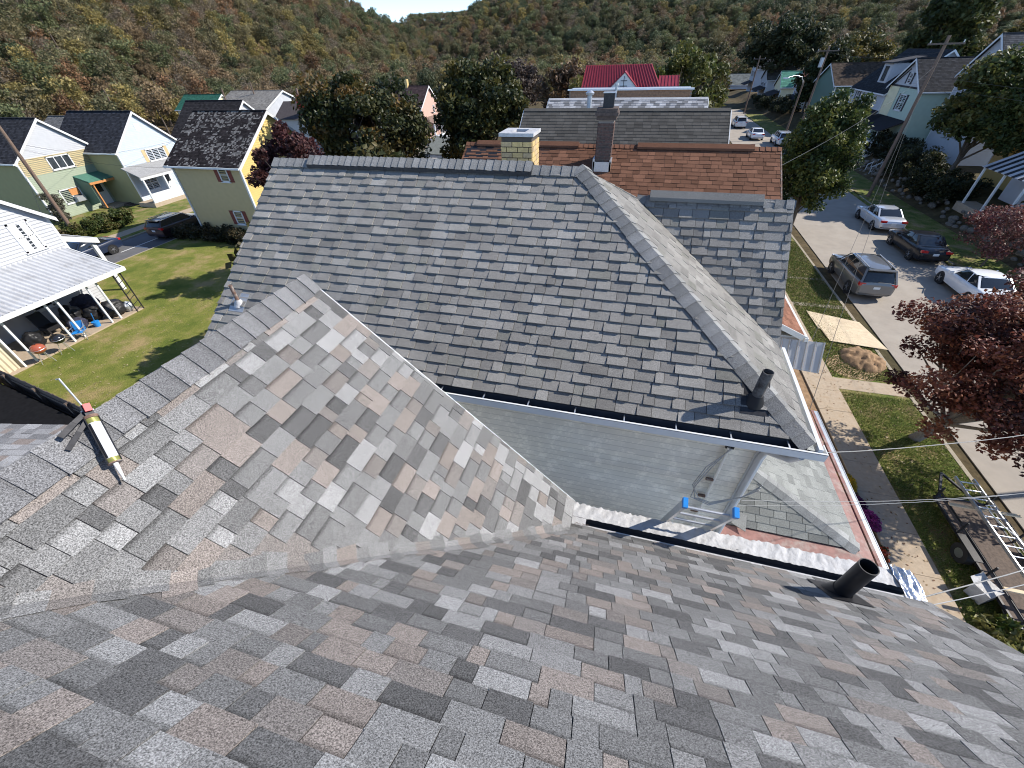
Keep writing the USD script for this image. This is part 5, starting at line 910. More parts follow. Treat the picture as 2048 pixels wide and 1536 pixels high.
def car(name, label, loc, yaw, kind, paintm, group=None, L=4.8, W=1.85, H=1.45):
    """+x is the front"""
    t = thing(name, label, 'van' if kind == 'van' else 'car', loc, yaw, group); suv = kind in ('suv', 'van'); hb = 1.0 if suv else .86; ht = 1.03 if suv else .95
    if kind == 'sedan': prof = [(-.5, .50, .74, .78), (-.485, .34, .88, .90), (-.44, .25, .99, .96), (-.36, .24, 1.03, 1), (-.2, .22, .98, 1), (0, .21, .96, 1), (.15, .21, .95, 1), (.27, .22, .92, 1), (.38, .24, .86, .98), (.455, .27, .76, .93), (.488, .32, .66, .86), (.5, .42, .56, .76)]
    else: prof = [(-.5, .5, .95, .82), (-.49, .34, 1.08, .93), (-.45, .27, 1.12, .98), (-.3, .25, 1.10, 1), (0, .24, 1.08, 1), (.2, .24, 1.06, 1), (.3, .25, 1.03, 1), (.4, .27, .98, .98), (.46, .3, .88, .93), (.49, .36, .78, .86), (.5, .48, .64, .78)]
    secs = []
    for x, z0, z1, w in prof:
        w = w*W/2; h = z1-z0
        half = [(.80*w, z0), (.96*w, z0+.10*h), (w, z0+.35*h), (.995*w, z0+.62*h), (.96*w, z0+.86*h), (.88*w, z1-.012), (.45*w, z1+.02)]
        secs.append(np.array([(x*L, y, z) for y, z in half]+[(x*L, -y, z) for y, z in half[::-1]]))
    body = part(t, 'body', loft(secs), M[paintm], smooth=35)
    if kind == 'sedan': gx = [(-.345, -.185), (.18, .04)]; zb = .94
    elif kind == 'suv': gx = [(-.485, -.40), (.22, .08)]; zb = 1.06
    else: gx = [(-.49, -.465), (.30, .20)]; zb = 1.06
    (rb, rt), (fb, ft) = gx; wb, wt = W*.44, W*.36
    gl = []
    for tt, bul in ((0., 0.), (.35, .018), (.7, .018), (1., 0.)):
        r_, f_, w_, z_ = (rb+(rt-rb)*tt)*L-bul, (fb+(ft-fb)*tt)*L+bul*2, wb+(wt-wb)*tt+bul, zb+(H-.03-zb)*tt; k = .12
        gl.append(np.array([(r_, -w_*.8, z_), (r_+k, -w_, z_), (f_-k*1.6, -w_, z_), (f_, -w_*.72, z_), (f_, w_*.72, z_), (f_-k*1.6, w_, z_), (r_+k, w_, z_), (r_, w_*.8, z_)]))
    part(t, 'window_glass', loft(gl), M['carglass'], smooth=50)
    rx = np.linspace(rt*L-.06, ft*L+.08, 9); rs = []
    for k, x in enumerate(rx):
        e = 1-.10*abs(k-4)/4*(abs(k-4) > 2); z = H-.02-.06*(abs(k-4)/4)**2.5
        rs.append(np.array([(x, y*wt*1.03*e, z+dz) for y, dz in ((1, -.035), (1, 0), (.7, .03), (0, .042), (-.7, .03), (-1, 0), (-1, -.035))]))
    part(t, 'roof_panel', loft(rs), M[paintm], smooth=35)
    for sgn in (1, -1):
        for (bx_, tx_, w_) in [(rb, rt, .10), (fb, ft, .06)]+[(rb+(fb-rb)*(q+.08), rt+(ft-rt)*(q+.08), .06) for q in ((.36,) if kind == 'sedan' else (.30, .60))]:
            part(t, 'pillar', MB().beam((bx_*L, sgn*wb*1.003, zb-.02), (tx_*L, sgn*wt*1.012, H-.03), w_, .04), M[paintm])
    R = .345 if suv else .325
    for xx in (-.295, .29):
        for sgn in (1, -1):
            arch = MB(); arch.tube([(xx*L, sgn*(W/2-.16), R), (xx*L, sgn*(W/2+.004), R)], R+.055, 20); part(t, 'wheel_arch', arch, M['black'], smooth=40)
            w = part(t, 'wheel', MB().tube([(xx*L, sgn*(W/2-.2), R), (xx*L, sgn*(W/2-.02), R), (xx*L, sgn*(W/2+.012), R)], [R, R, R-.03], 20), M['tyre'], smooth=40)
            rm = MB().tube([(xx*L, sgn*(W/2), R), (xx*L, sgn*(W/2+.018), R)], .075, 10)
            for k in range(5): a = k*1.2566; rm.beam((xx*L, sgn*(W/2+.012), R), (xx*L+R*.66*math.cos(a), sgn*(W/2+.012), R+R*.66*math.sin(a)), .02, .075, up=(0, 1, 0))
            part(w, 'rim', rm, M['rim'])
    for sgn in (1, -1):
        if kind == 'sedan': part(t, 'taillight', MB().box((-.478*L, sgn*W*.355, .86), (.16, W*.2, .13)), M['tail'])
        else: part(t, 'taillight', MB().box((-.475*L, sgn*W*.40, .97), (.2, W*.15, .17)).box((-.488*L, sgn*W*.30, .93), (.1, W*.12, .09)), M['tail'])
        part(t, 'headlight', MB().box((.455*L, sgn*W*.36, .70 if not suv else .82), (.2, W*.16, .11)), M['head'])
        part(t, 'mirror', MB().box((fb*L-.12, sgn*(W/2+.07), zb+.04), (.14, .2, .13)), M[paintm])
        part(t, 'door_handle', MB().box((-.03*L, sgn*(W/2-.005), ht-.13), (.2, .02, .03)), M[paintm])
    part(t, 'number_plate', MB().box((-.497*L, 0, .80 if suv else .72), (.03, .32, .14)), M['white']); part(t, 'rear_bumper_strip', MB().box((-.488*L, 0, .46), (.08, W*.8, .07)), M['black'])
    if kind == 'suv':
        for sgn in (1, -1): part(t, 'roof_rail', MB().beam((rt*L+.1, sgn*wt*.9, H+.05), (ft*L-.2, sgn*wt*.9, H+.05), .035, .04), M['alum'])
        part(t, 'rear_spoiler', MB().box((rt*L-.12, 0, H-.02), (.24, wt*1.9, .035)), M[paintm])
    return t
N90 = math.pi/2
car('grey_suv', 'grey brown SUV with roof rails parked along the near kerb', (14.05, 27.5, .012), N90, 'suv', 'p_grey', L=4.85, W=1.9, H=1.72)
car('silver_sedan', 'silver white sedan parked at far kerb, furthest up the near street', (19.5, 39.6, .012), N90, 'sedan', 'p_silver', L=4.85)
car('black_sedan', 'glossy black sedan parked at far kerb behind the silver sedan', (19.55, 33.6, .012), N90, 'sedan', 'p_black', L=4.8)
car('white_sedan', 'white car at far kerb partly hidden by the red maple', (19.7, 27.2, .012), N90, 'sedan', 'p_white', L=4.7)
car('white_hatchback', 'white car glimpsed under the red maple leaves, nearest the camera at far kerb', (19.6, 21.0, .012), N90, 'suv', 'p_white', L=4.4, W=1.8, H=1.55)
car('white_suv', 'small looking white SUV furthest away on the front street', (16.9, 92.5, .012), N90, 'suv', 'p_white', H=1.7)
car('far_white_sedan', 'white sedan on the sunlit far stretch of the front street', (17.5, 80.5, .012), N90, 'sedan', 'p_white')
car('silver_suv', 'silver SUV beside the top of the leafy pear tree', (20.0, 75.5, .012), N90, 'suv', 'p_silver', H=1.7)
car('plum_hatchback', 'dark plum car parked on the back street below the yellow house', (-37.9, 27.0, .012), N90+.05, 'suv', 'p_plum', L=4.6, H=1.55)
car('navy_car', 'dark blue car peeking from behind the white house', (-39.6, 20.3, .012), -N90, 'sedan', 'p_navy')
car('white_van', 'white van parked by the pink house', (-36.0, 72.0-3.6, .012), -.35, 'van', 'p_white', L=4.9, W=1.95, H=1.95)
car('white_coupe', 'white sedan right of the white van by the pink house', (-31.6, 70.2, .012), 2.7, 'sedan', 'p_white')
car('pale_car', 'white car behind the pink house porch', (-33.5, 86, .012), .2, 'sedan', 'p_white')
car('red_car', 'red car mostly hidden by the dark maple', (-38.3, 67.4, .012), 1.2, 'sedan', 'p_red')
slab('parking_lot', [(-48, 57), (-27, 57), (-27, 95), (-48, 95)], -.02, .01, M['asphalt'])
# ------------------------------------------------------------------ street things, wires, small objects
def upole(name, label, x, y, h, lean=(0, 0), arm=None, zb=0., transformer=False, r=.15):
    t = thing(name, label, 'utility pole'); part(t, 'pole', MB().tube([(x, y, zb-.2), (x+lean[0], y+lean[1], zb+h)], [r, r*.72], 12), M['pole'], smooth=40)
    if arm: part(t, 'crossarm', MB().box((x+lean[0], y+lean[1]-.12, zb+h-.5), (arm, .1, .12)), M['wood']); part(t, 'insulators', MB().tube([(x-arm*.45, y-.12, zb+h-.44), (x-arm*.45, y-.12, zb+h-.28)], .04, 6).tube([(x+arm*.45, y-.12, zb+h-.44), (x+arm*.45, y-.12, zb+h-.28)], .04, 6), M['grey_metal'])
    if transformer: part(t, 'transformer', MB().tube([(x-.32, y-.1, zb+h-2.2), (x-.32, y-.1, zb+h-1.2)], .24, 12), M['grey_metal'], smooth=40)
    return t
upole('utility_pole', 'rusty brown utility pole at left edge in front of the green house', -44.52, 23.16, 9.6)
upole('utility_pole', 'dark leaning-looking pole across the street, in front of the leafy tree', 21.74, 47.72, 11.6, arm=2.4)
upole('utility_pole', 'pale sunlit utility pole with transformer above the pear tree', 22.5, 77.5, 11.0, arm=2.6, transformer=True)
upole('utility_pole', 'thin utility pole beside the far dark street bank', 20.9, 112, 9.6, arm=2.2)
upole('utility_pole', 'thin pole in front of the white back house near the pink house', -36.9, 63.5, 8.6, r=.12)
upole('utility_pole', 'twin pole left above the yellow house roof', -61, 66, 8.9, r=.12); upole('utility_pole', 'short rusty pole standing left of the twin pole', -61.5, 60.5, 8.4, r=.15)
upole('utility_pole', 'rust topped pole above the blue house roof', -97, 69, 8.0, r=.14)
upole('utility_pole', 'utility pole by the far kerb at right, beyond the maple', 21.8, 14.6, 10.0, arm=2.2)
sl = thing('street_lamp', 'street lamp with curved pale arm beside the sunlit utility pole', 'street lamp')
part(sl, 'pole', MB().tube([(21.6, 80, -.1), (21.6, 80, 7.2)], [.14, .1], 10), M['pole'], smooth=40); part(sl, 'arm', MB().tube([(21.6, 80, 6.9), (21.0, 79.4, 7.7), (19.9, 78.6, 7.9), (18.9, 77.9, 7.7)], .06, 8), M['alum'], smooth=True); part(sl, 'lamp_head', MB().box((18.6, 77.7, 7.66), (.7, .3, .16)), M['alum'])
M['wire'] = plain('grey_cable', (.30, .30, .30), .6, 5, .2); M['wire_dark'] = plain('dark_cable', (.03, .03, .03), .6, 5, .2); M['wire_light'] = plain('twisted_aluminium_cable', (.22, .215, .205), .5, 40, .25)
def wire(label, pts, r=.012, m='wire', wob=0.):
    a, b, c = [np.asarray(p, float) for p in pts]; t = np.linspace(0, 1, 33)[:, None]; tm = np.linalg.norm(b-a)/(np.linalg.norm(b-a)+np.linalg.norm(c-b))
    l0, l1, l2 = (t-tm)*(t-1)/(tm), t*(t-1)/(tm*(tm-1)), t*(t-tm)/(1-tm)
    p = a*l0+b*l1+c*l2
    if wob: k = np.linspace(0, 260, 33); p = p+np.stack([0*k, np.sin(k)*wob, np.cos(k)*wob], 1)
    return solo('wire', label, 'wire', MB().tube(p, r, 5), M[m], smooth=True)
wire('thick twisted service cable from the grey house corner towards the maple', [(1.97, 3.62, 7.9), (6.0, 5.72, 7.06), (21.8, 14.5, 8.9)], .0065, 'wire_light', .002)
wire('upper of the two thin wires from the downspout past the ladder top', [(1.96, 3.64, 6.98), (6.0, 5.10, 6.5), (21.8, 14.55, 8.4)], .0035)
wire('lower of the two thin wires from the downspout past the ladder', [(1.96, 3.64, 6.86), (6.0, 5.18, 6.36), (21.8, 14.6, 8.1)], .003)
wire('bright cable leaving the near roof edge above the sidewalk', [(3.28, 2.62, 7.22), (4.6, 3.33, 7.03), (21.8, 14.6, 8.6)], .007, 'wire_light', .002)
wire('dull cable just below the bright one at the near roof edge', [(3.28, 2.56, 7.15), (4.6, 3.22, 6.92), (21.8, 14.6, 8.3)], .005)
for i, (a, c, lb) in enumerate([((21.74, 47.6, 9.8), (3.6, 13, 9.0), 'faint wire from the dark pole to the brown roof'), ((21.74, 47.6, 8.6), (21.8, 14.6, 9.3), 'wire strung along the far kerb between two poles'), ((21.74, 47.6, 9.2), (21.8, 14.6, 9.8), 'upper wire strung along the far kerb between two poles'), ((21.74, 47.7, 8.9), (28, 44, 6.5), 'service wire from the dark pole to the ochre house'), ((21.74, 47.7, 10.6), (22.5, 77.5, 10.4), 'wire between the dark pole and the sunlit pole'), ((22.5, 77.5, 9.2), (29, 72, 6.9), 'service wire from sunlit pole to the dormer house'), ((21.74, 47.6, 7.8), (5.9, 12, 4.6), 'wire from the dark pole down over the street to the brown porch'), ((21.74, 47.6, 7.4), (4.95, 8.6, 4.6), 'wire from the dark pole down over the street to the grey porch')]):
    a, c = np.array(a), np.array(c); wire(lb, [a, (a+c)/2-[0, 0, .45], c], .007, 'wire_dark')
for i, (a, c, lb) in enumerate([((-44.5, 23.1, 7.6), (-30.9, 15.2, 5.2), 'service wire from the rusty pole to the white house'), ((-44.5, 23.2, 7.4), (-52.9, 33.6, 5.0), 'wire from the rusty pole to the green house eave'), ((-44.5, 23.2, 7.0), (-34.3, 26, 5.4), 'wire from the rusty pole to the yellow house corner'), ((-61, 66, 8.7), (-36.9, 63.5, 8.3), 'thin wire between the twin pole and the pole by the pink house'), ((-61, 66, 8.7), (-97, 69, 7.8), 'thin wire running left from the twin pole'), ((-44.5, 23.2, 6.2), (-48.9, 39, 5), 'wire from the rusty pole to the blue house')]):
    a, c = np.array(a), np.array(c); wire(lb, [a, (a+c)/2-[0, 0, .35], c], .009, 'wire_dark')
# fence, lot edge, plywood, dirt
fe = thing('wooden_fence', 'dark weathered board fence in shadow at lower left of the lawn', 'fence')
fa, fb_ = np.array([-27.0, 7.65, 0]), np.array([-14.5, 5.75, 0]); fd = (fb_-fa)/np.linalg.norm(fb_-fa); fn = np.array([fd[1], -fd[0], 0]); rf = random.Random(4); Lf = np.linalg.norm(fb_-fa)
for k in range(int(Lf/.15)):
    o = fa+fd*(k*.15); h = 1.52+.08*rf.random(); part(fe, 'board', MB().prism([o, o+fd*.14, o+fd*.14+[0, 0, h-.02*rf.random()], o+[0, 0, h]], fn*.022), M['wood'])
for z in (.4, 1.2): part(fe, 'rail', MB().beam(fa+fn*.05+[0, 0, z], fb_+fn*.05+[0, 0, z], .04, .09), M['wood'])
for k in range(6): o = fa+fd*(k*2.4)+fn*.1; part(fe, 'post', MB().bx(o[0]-.05, o[0]+.05, o[1]-.05, o[1]+.05, 0, 1.5), M['wood'])
ed = thing('lot_edging', 'row of pale rough edging blocks along the lawn beyond the near ridge', 'edging'); re_ = random.Random(8)
for k in range(46): y = 5.9+k*.24; part(ed, 'block', MB().bx(-20.72+.02*re_.random(), -20.48+.03*re_.random(), y, y+.225, 0, .2+.05*re_.random()), M['kerb'])
ply = MB(); pq = np.array([(10.28, 22.95), (10.36, 21.1), (10.52, 21.1), (10.55, 19.95), (12.85, 19.6), (12.5, 22.1)]); ply.prism([(x, y, .12+.10*(x-10.3)*.2) for x, y in pq], (0, 0, .02)); solo('plywood_sheet', 'pale plywood sheet lying over the grass strip by the kerb', 'plywood', ply, M['pine'])
def mound(name, label, cx, cy, rx, ry, h, m, seed):
    n = 26; xs_ = np.linspace(-1, 1, n); v = []
    for a in xs_:
        for b in xs_: q = a*a+b*b; v.append((cx+a*rx, cy+b*ry, .07+h*max(0, 1-q)**.8*(.55+.9*noise(np.array([[a*4, b*4, seed]]), seed)[0])+.13*(noise(np.array([[a*11, b*11, seed]]), seed+2)[0]-.4)*(q < .95)-.06*(q > .9)))
    solo(name, label, 'dirt pile', MB().add(v, [[i*n+j, (i+1)*n+j, (i+1)*n+j+1, i*n+j+1] for i in range(n-1) for j in range(n-1)]), m, smooth=True)
mound('dirt_pile', 'heap of dug brown dirt beside the plywood sheet', 11.5, 18.6, .95, 1.05, .30, M['dirt'], 3)
solo('bare_patch', 'patch of bare sandy soil in the grass strip beside the sidewalk', 'soil', MB().prism([(9.85+1.2*(1+math.cos(a))*(.9+.1*math.sin(3*a)), 17.9+.95*math.sin(a), .088) for a in np.linspace(0, 6.28, 24, endpoint=False)], (0, 0, .004)), plain('sandy_soil', (.34, .24, .14), .95, 6, .3))
# bank across the street
M['bank_stone'] = plain('bank_stone', (.13, .115, .095), .95, 6, .3)
sb = thing('stone_bank', 'rough stone retaining wall along the far side of the street', 'retaining wall'); rs_ = random.Random(3)
for k in range(120):
    y = 30+rs_.random()*32; z = .1+rs_.random()*1.2; s = .25+.35*rs_.random(); m_ = trimesh.creation.icosphere(1, s*.5); m_.vertices = m_.vertices*[.7, 1.3, .8]+np.array([24.3+z*.7+.1*rs_.random(), y, z]); part(sb, 'stone', MB().tm(m_), M['bank_stone'])
hr = thing('porch_stair_rail', 'white stair railing climbing the bank to the mint house', 'railing')
for y in (56.2, 57.4):
    part(hr, 'rail', MB().beam((24.6, y, 1.0), (27.4, y, 2.6), .06, .08).beam((24.6, y, .5), (27.4, y, 2.1), .05, .05), M['white'])
    for k in range(8): x = 24.6+k*.4; part(hr, 'baluster', MB().beam((x, y, .2+.57*(x-24.6)), (x, y, 1.0+.57*(x-24.6)), .05), M['white'])
for k in range(7): part(hr, 'step', MB().bx(24.6+k*.4, 25.0+k*.4, 56.2, 57.4, -.1, .25+k*.22), M['concrete'])

# ------------------------------------------------------------------ things on the porch of the white house
def kettle(name, label, x, y, m):
    t = thing(name, label, 'barbecue grill', (x, y, .1)); s = trimesh.creation.icosphere(3, .29); s.vertices[:, 2] = s.vertices[:, 2]*.85+.78; part(t, 'bowl_and_lid', MB().tm(s), M[m], smooth=True)
    for k in range(3): a = 2.1*k+.4; part(t, 'leg', MB().beam((.12*math.cos(a), .12*math.sin(a), .6), (.3*math.cos(a), .3*math.sin(a), 0), .025), M['alum'])
    part(t, 'lid_handle', MB().tube([(-.07, 0, 1.0), (-.06, 0, 1.07), (.06, 0, 1.07), (.07, 0, 1.0)], .012, 6), M['black']); part(t, 'rim', MB().tube([(.295*math.cos(a), .295*math.sin(a), .78) for a in np.linspace(0, 6.28, 25)], .012, 5), M['alum'])
M['copper'] = plain('copper_red_enamel', (.30, .075, .04), .25, 4, .1, coat=1.); M['enamel'] = plain('black_enamel', (.012, .012, .013), .2, 4, .1, coat=1.)
kettle('kettle_grill', 'copper red kettle grill in front of the ribbed beige screen', -27.0, 9.55, 'copper'); kettle('kettle_grill', 'black kettle grill just right of the copper red one', -27.05, 10.45, 'enamel')
fc = thing('folding_chair', 'blue fabric folding chair at edge of the white house porch', 'chair', (-27.6, 11.6, .1), .6)
part(fc, 'seat', MB().prism([(-.25, -.25, .42), (.25, -.25, .42), (.25, .25, .40), (-.25, .25, .40)], (0, 0, .02)), M['blue']); part(fc, 'backrest', MB().prism([(-.25, .24, .45), (.25, .24, .45), (.25, .34, .88), (-.25, .34, .88)], (0, .02, 0)), M['blue'])
for sx in (-.27, .27): part(fc, 'leg', MB().beam((sx, -.25, 0), (sx, .36, .9), .022), M['alum']); part(fc, 'leg', MB().beam((sx, .26, 0), (sx, -.22, .62), .022), M['alum']); part(fc, 'armrest', MB().box((sx, 0, .62), (.04, .5, .03)), M['alum'])
bk = thing('blue_bucket', 'blue bucket with stick handle on the porch edge', 'bucket', (-28.0, 12.7, .16)); part(bk, 'pail', MB().tube([(0, 0, 0), (0, 0, .3)], [.13, .18], 14), M['blue'], smooth=40); part(bk, 'handle', MB().beam((0, 0, .3), (.1, .05, .8), .025), M['blue'])
def lumpy(name, label, cat, x, y, z, s, m, seed):
    q = trimesh.creation.icosphere(3, 1.); q.vertices *= (1+.35*(noise(q.vertices*2.2+seed*7, seed)-.5)+.2*(noise(q.vertices*6+seed, seed+1)-.5))[:, None]; q.vertices = q.vertices*np.asarray(s)+np.array([x, y, z+s[2]*.9]); solo(name, label, cat, MB().tm(q), M[m], smooth=True)
M['navycloth'] = plain('dark_cloth', (.03, .03, .05), .9, 9, .5)
lumpy('covered_motorbike', 'dark covered motorbike near the lattice post on the porch', 'motorbike', -28.2, 14.0, .15, (.45, .65, .5), 'black', 3); lumpy('rubbish_bag', 'black rubbish bag heaped behind the covered motorbike', 'bag', -28.9, 13.3, .15, (.4, .4, .4), 'black', 5); lumpy('purple_blanket', 'dark purple blanket over things at the middle of the porch', 'blanket', -28.6, 12.2, .15, (.4, .45, .35), 'navycloth', 7); lumpy('grey_sack', 'pale bluish sack beside the lattice post', 'bag', -27.9, 14.55, .15, (.22, .25, .3), 'grey_metal', 9)
for i_, (x_, y_, s_, m_, lb_) in enumerate([(-29.6, 12.7, (.5, .5, .55), 'black', 'dark clutter put in for porch shade beside the reclining chair'), (-30.2, 13.9, (.5, .6, .6), 'navycloth', 'dark clutter put in for porch shade against the porch wall behind the motorbike'), (-29.0, 10.4, (.4, .4, .45), 'black', 'dark clutter put in for porch shade behind the black kettle grill')]): lumpy('porch_clutter', lb_, 'clutter', x_, y_, .15, s_, m_, 31+i_)  # dark lumps added to deepen the shade inside the porch
ac = thing('reclining_chair', 'black reclining chair against the porch wall', 'chair', (-29.8, 11.6, .16)); part(ac, 'seat', MB().box((0, 0, .35), (.7, .6, .2)), M['black']); part(ac, 'backrest', MB().prism([(-.35, -.3, .4), (-.35, .3, .4), (-.55, .3, 1.1), (-.55, -.3, 1.1)], (.12, 0, 0)), M['black'])
for sx, sy in ((-.3, -.25), (.3, -.25), (-.3, .25), (.3, .25)): part(ac, 'leg', MB().bx(sx-.03, sx+.03, sy-.03, sy+.03, 0, .26), M['blackmetal'])

# ------------------------------------------------------------------ ladders and trailer
def tilt(a, b, n): return [a+(b-a)*k/(n-1) for k in range(n)]
ld = thing('aluminium_ladder', 'aluminium ladder with blue tips leaning on the near gutter beside the white wall', 'ladder')
LT, LB = np.array([0, 2.665, 7.99]), np.array([0, 3.60, 5.70]); LD = (LT-LB)/np.linalg.norm(LT-LB)
for x in (.985, 1.455):
    o = np.array([x, 0, 0]); part(ld, 'rail', MB().beam(LB+o, LT+o, .085, .03, up=(1, 0, 0)), M['alum']); part(ld, 'end_cap', MB().beam(LT+o-LD*.05, LT+o+LD*.012, .1, .045, up=(1, 0, 0)), M['blue'])
for k in range(8): q = LT-LD*(.16+.30*k); part(ld, 'rung', MB().tube([(.985, q[1], q[2]), (1.455, q[1], q[2])], .017, 8), M['alum'], smooth=40)
tr = thing('utility_trailer', 'low black utility trailer with rack parked in the grass strip', 'trailer', (11.25, 8.6, .08))
part(tr, 'bed', MB().bx(-.62, .62, -1.9, 1.9, .30, .36), M['wood'])
fr_ = MB()
for x in (-.64, .64): fr_.beam((x, -1.95, .33), (x, 1.95, .33), .05, .08); fr_.beam((x, -1.95, .62), (x, 1.95, .62), .035, .035)
for y in (-1.9, -.65, .65, 1.9):
    for x in (-.64, .64): fr_.beam((x, y, .3), (x, y, .82), .04)
for y in (-1.92, 1.92): fr_.beam((-.64, y, .33), (.64, y, .33), .05, .08)
part(tr, 'frame', fr_, M['blackmetal'])
for y in (-1.25, 1.25): part(tr, 'crossbar', MB().bx(-.85, .85, y-.045, y+.045, .82, .86), M['pine'])
for x in (-.78, .78): w = part(tr, 'wheel', MB().tube([(x-.1, 0, .28), (x+.1, 0, .28)], .28, 18), M['tyre'], smooth=40); part(w, 'rim', MB().tube([(x-.105, 0, .28), (x+.105, 0, .28)], .14, 12), M['rim'], smooth=40); part(tr, 'mudguard', MB().bx(x-.12, x+.12, -.42, .42, .57, .6), M['blackmetal'])
part(tr, 'tow_bar', MB().beam((-.5, 1.95, .33), (0, 3.0, .36), .06).beam((.5, 1.95, .33), (0, 3.0, .36), .06), M['blackmetal'])
l2 = thing('extension_ladder', 'bare aluminium extension ladder lying on the trailer rack', 'ladder', (11.25, 8.75, .95))
for x in (-.235, .235): part(l2, 'rail', MB().bx(x-.02, x+.02, -3.0, 2.2, 0, .09), M['alum'])
for k in range(17): y = -2.85+k*.305; part(l2, 'rung', MB().tube([(-.235, y, .045), (.235, y, .045)], .02, 8), M['alum'], smooth=40)
rp = MB(); rp.tube([(.2, 1.2, .1), (-.02, 1.15, .12), (-.05, .85, .13), (.05, .45, .12), (.18, .25, .11), (.24, .3, .1)], .014, 6); part(l2, 'rope', rp, M['white'], smooth=True)
bxo = thing('white_box', 'white cardboard box standing on the grass beside the trailer', 'box', (10.45, 7.55, .09), .5); part(bxo, 'carton', MB().bx(-.24, .24, -.19, .19, 0, .42), M['membrane']); part(bxo, 'flap', MB().prism([(-.24, .19, .42), (.24, .19, .42), (.22, .34, .5), (-.22, .34, .5)], (0, 0, .006)), M['membrane']); part(bxo, 'print', MB().bx(.241, .243, -.02, .03, .2, .3), M['navycloth'])
wr_ = thing('white_roll', 'bundle of white sheeting with blue stripe beside the white box', 'roll', (11.15, 7.15, .1), -.25); part(wr_, 'roll', MB().tube([(-.35, 0, .16), (.7, .0, .16)], .16, 16), M['membrane'], smooth=40); part(wr_, 'sheet', MB().prism([(-.3, -.55, .02), (.8, -.5, .02), (.8, -.05, .12), (-.3, -.1, .12)], (0, 0, .03)), M['white']); part(wr_, 'stripe', MB().prism([(-.3, -.40, .085), (.8, -.35, .085), (.8, -.29, .098), (-.3, -.34, .098)], (0, 0, .01)), M['blue'])
solo('plywood_offcut', 'pale plywood offcut under the white roll', 'plywood', MB().prism([(10.95, 6.2, .1), (12.2, 6.1, .1), (12.2, 7.4, .1), (11.0, 7.5, .1)], (0, 0, .018)), M['pine'])

# ------------------------------------------------------------------ caulking gun on the ridge
cg = thing('caulking_gun', 'caulking gun with white cartridge lying across the shingled ridge', 'caulking gun')
B0, F0, T0 = np.array([-2.565, .868, 10.075]), np.array([-2.40, .752, 9.90]), np.array([-2.345, .715, 9.842])
ax = (F0-B0)/np.linalg.norm(F0-B0); sd = np.cross(ax, nG); sd /= np.linalg.norm(sd); up3 = np.cross(sd, ax)
if up3@nG < 0: up3 = -up3; sd = -sd
M['label_white'] = plain('cartridge_label', (.62, .63, .66), .5, 60, .12); M['gold'] = plain('olive_gold_band', (.34, .33, .10), .3, 30, .2, metal=.5)
cr_ = .027
def ring(p, r, n=20): return np.array([p+sd*r*math.cos(k*2*math.pi/n)+up3*r*math.sin(k*2*math.pi/n) for k in range(n)])
L_ = np.linalg.norm(F0-B0)
car_ = part(cg, 'cartridge', loft([ring(B0+ax*L_*t, cr_) for t in (.10, .92)]), M['label_white'], smooth=40)
for t0, t1 in ((.02, .12), (.90, 1.0)): part(car_, 'band', loft([ring(B0+ax*L_*t0, cr_+.0012), ring(B0+ax*L_*t1, cr_+.0012)]), M['gold'], smooth=40)
bd = MB()
for k in range(5): a0 = .15+k*.16; p_ = [B0+ax*L_*t+(sd*math.cos(a)+up3*math.sin(a))*(cr_+.0009) for t, a in ((.13, a0), (.89, a0), (.89, a0+.16), (.13, a0+.16))]; bd.add(p_, [[0, 1, 2], [0, 2, 3]])
part(car_, 'label_stripe', bd, M['black']); bd = MB()
p_ = [B0+ax*L_*t+(sd*math.cos(a)+up3*math.sin(a))*(cr_+.0014) for t, a in ((.28, .42), (.72, .42), (.72, .52), (.28, .52))]; bd.add(p_, [[0, 1, 2], [0, 2, 3]]); part(car_, 'label_line', bd, M['label_white'])
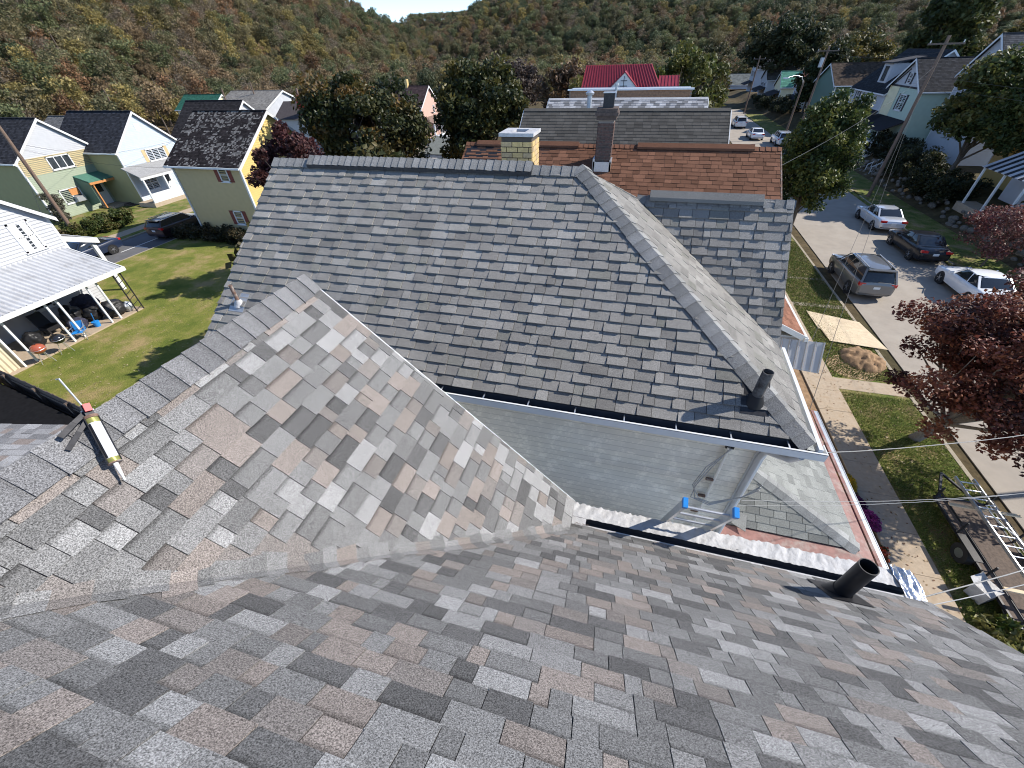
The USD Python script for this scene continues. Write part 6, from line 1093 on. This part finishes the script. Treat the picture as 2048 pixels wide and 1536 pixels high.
part(cg, 'nozzle', loft([ring(F0, .012, 12), ring(T0-ax*.01, .006, 12), ring(T0+ax*.02, .0045, 12)]), M['white'], smooth=40)
part(cg, 'front_plate', loft([ring(F0-ax*.002, cr_+.003), ring(F0+ax*.004, cr_+.003)]), M['rust'], smooth=40)
part(cg, 'back_plate', loft([ring(B0-ax*.012, cr_+.004), ring(B0+ax*.004, cr_+.004)]), M['rust'], smooth=40)
for a in (.5, 2.6): q = sd*math.cos(a)*.031+up3*math.sin(a)*.031; part(cg, 'cradle_rod', MB().tube([B0+q, F0+q], .0028, 6), M['blackmetal'])
H0 = B0-ax*.045
part(cg, 'body', MB().beam(B0-ax*.005, B0-ax*.075, .035, .05, up=up3), M['blackmetal'])
RODE = np.array([-2.652, .915, 10.29]); part(cg, 'plunger_rod', MB().tube([B0-ax*.03, RODE, RODE-np.array([.012, .006, .004])], .0042, 8), M['grey_metal'], smooth=40)
part(cg, 'thumb_release', MB().beam(B0-ax*.03+up3*.028+sd*.0, B0-ax*.07+up3*.035, .028, .03, up=up3), M['red'])
HD = np.array([-2.575, .725, 10.075])-H0; HD2 = np.array([-2.545, .70, 10.015])-H0
for nm, e, w0 in (('handle', HD, .024), ('trigger', HD2, .02)):
    s_ = H0+(ax*.03 if nm == 'trigger' else 0); e_ = H0+e; m1 = (s_+e_)/2+up3*.006
    part(cg, nm, MB().beam(s_, m1, w0, .012, up=up3).beam(m1, e_, w0*1.1, .012, up=up3), M['blackmetal'])
part(cg, 'pivot', MB().tube([H0-sd*.024, H0+sd*.024], .007, 8), M['alum'], smooth=40)


gs = thing('garden_shed', 'near-black yard shade built as a low shed along the wooden fence at lower left', 'shed'); part(gs, 'wall', MB().prism([(-27, 3.2, 0), (-13.4, 3.2, 0), (-13.4, 5.1, 0), (-27, 7.2, 0)], (0, 0, .95)), M['wood']); part(gs, 'roof', MB().prism([(-27.1, 3.1, .9), (-13.3, 3.1, .9), (-13.3, 5.25, 1.0), (-27.1, 7.35, 1.0)], (0, 0, .06)), M['tar'])  # dark block added where the yard only lies in shade
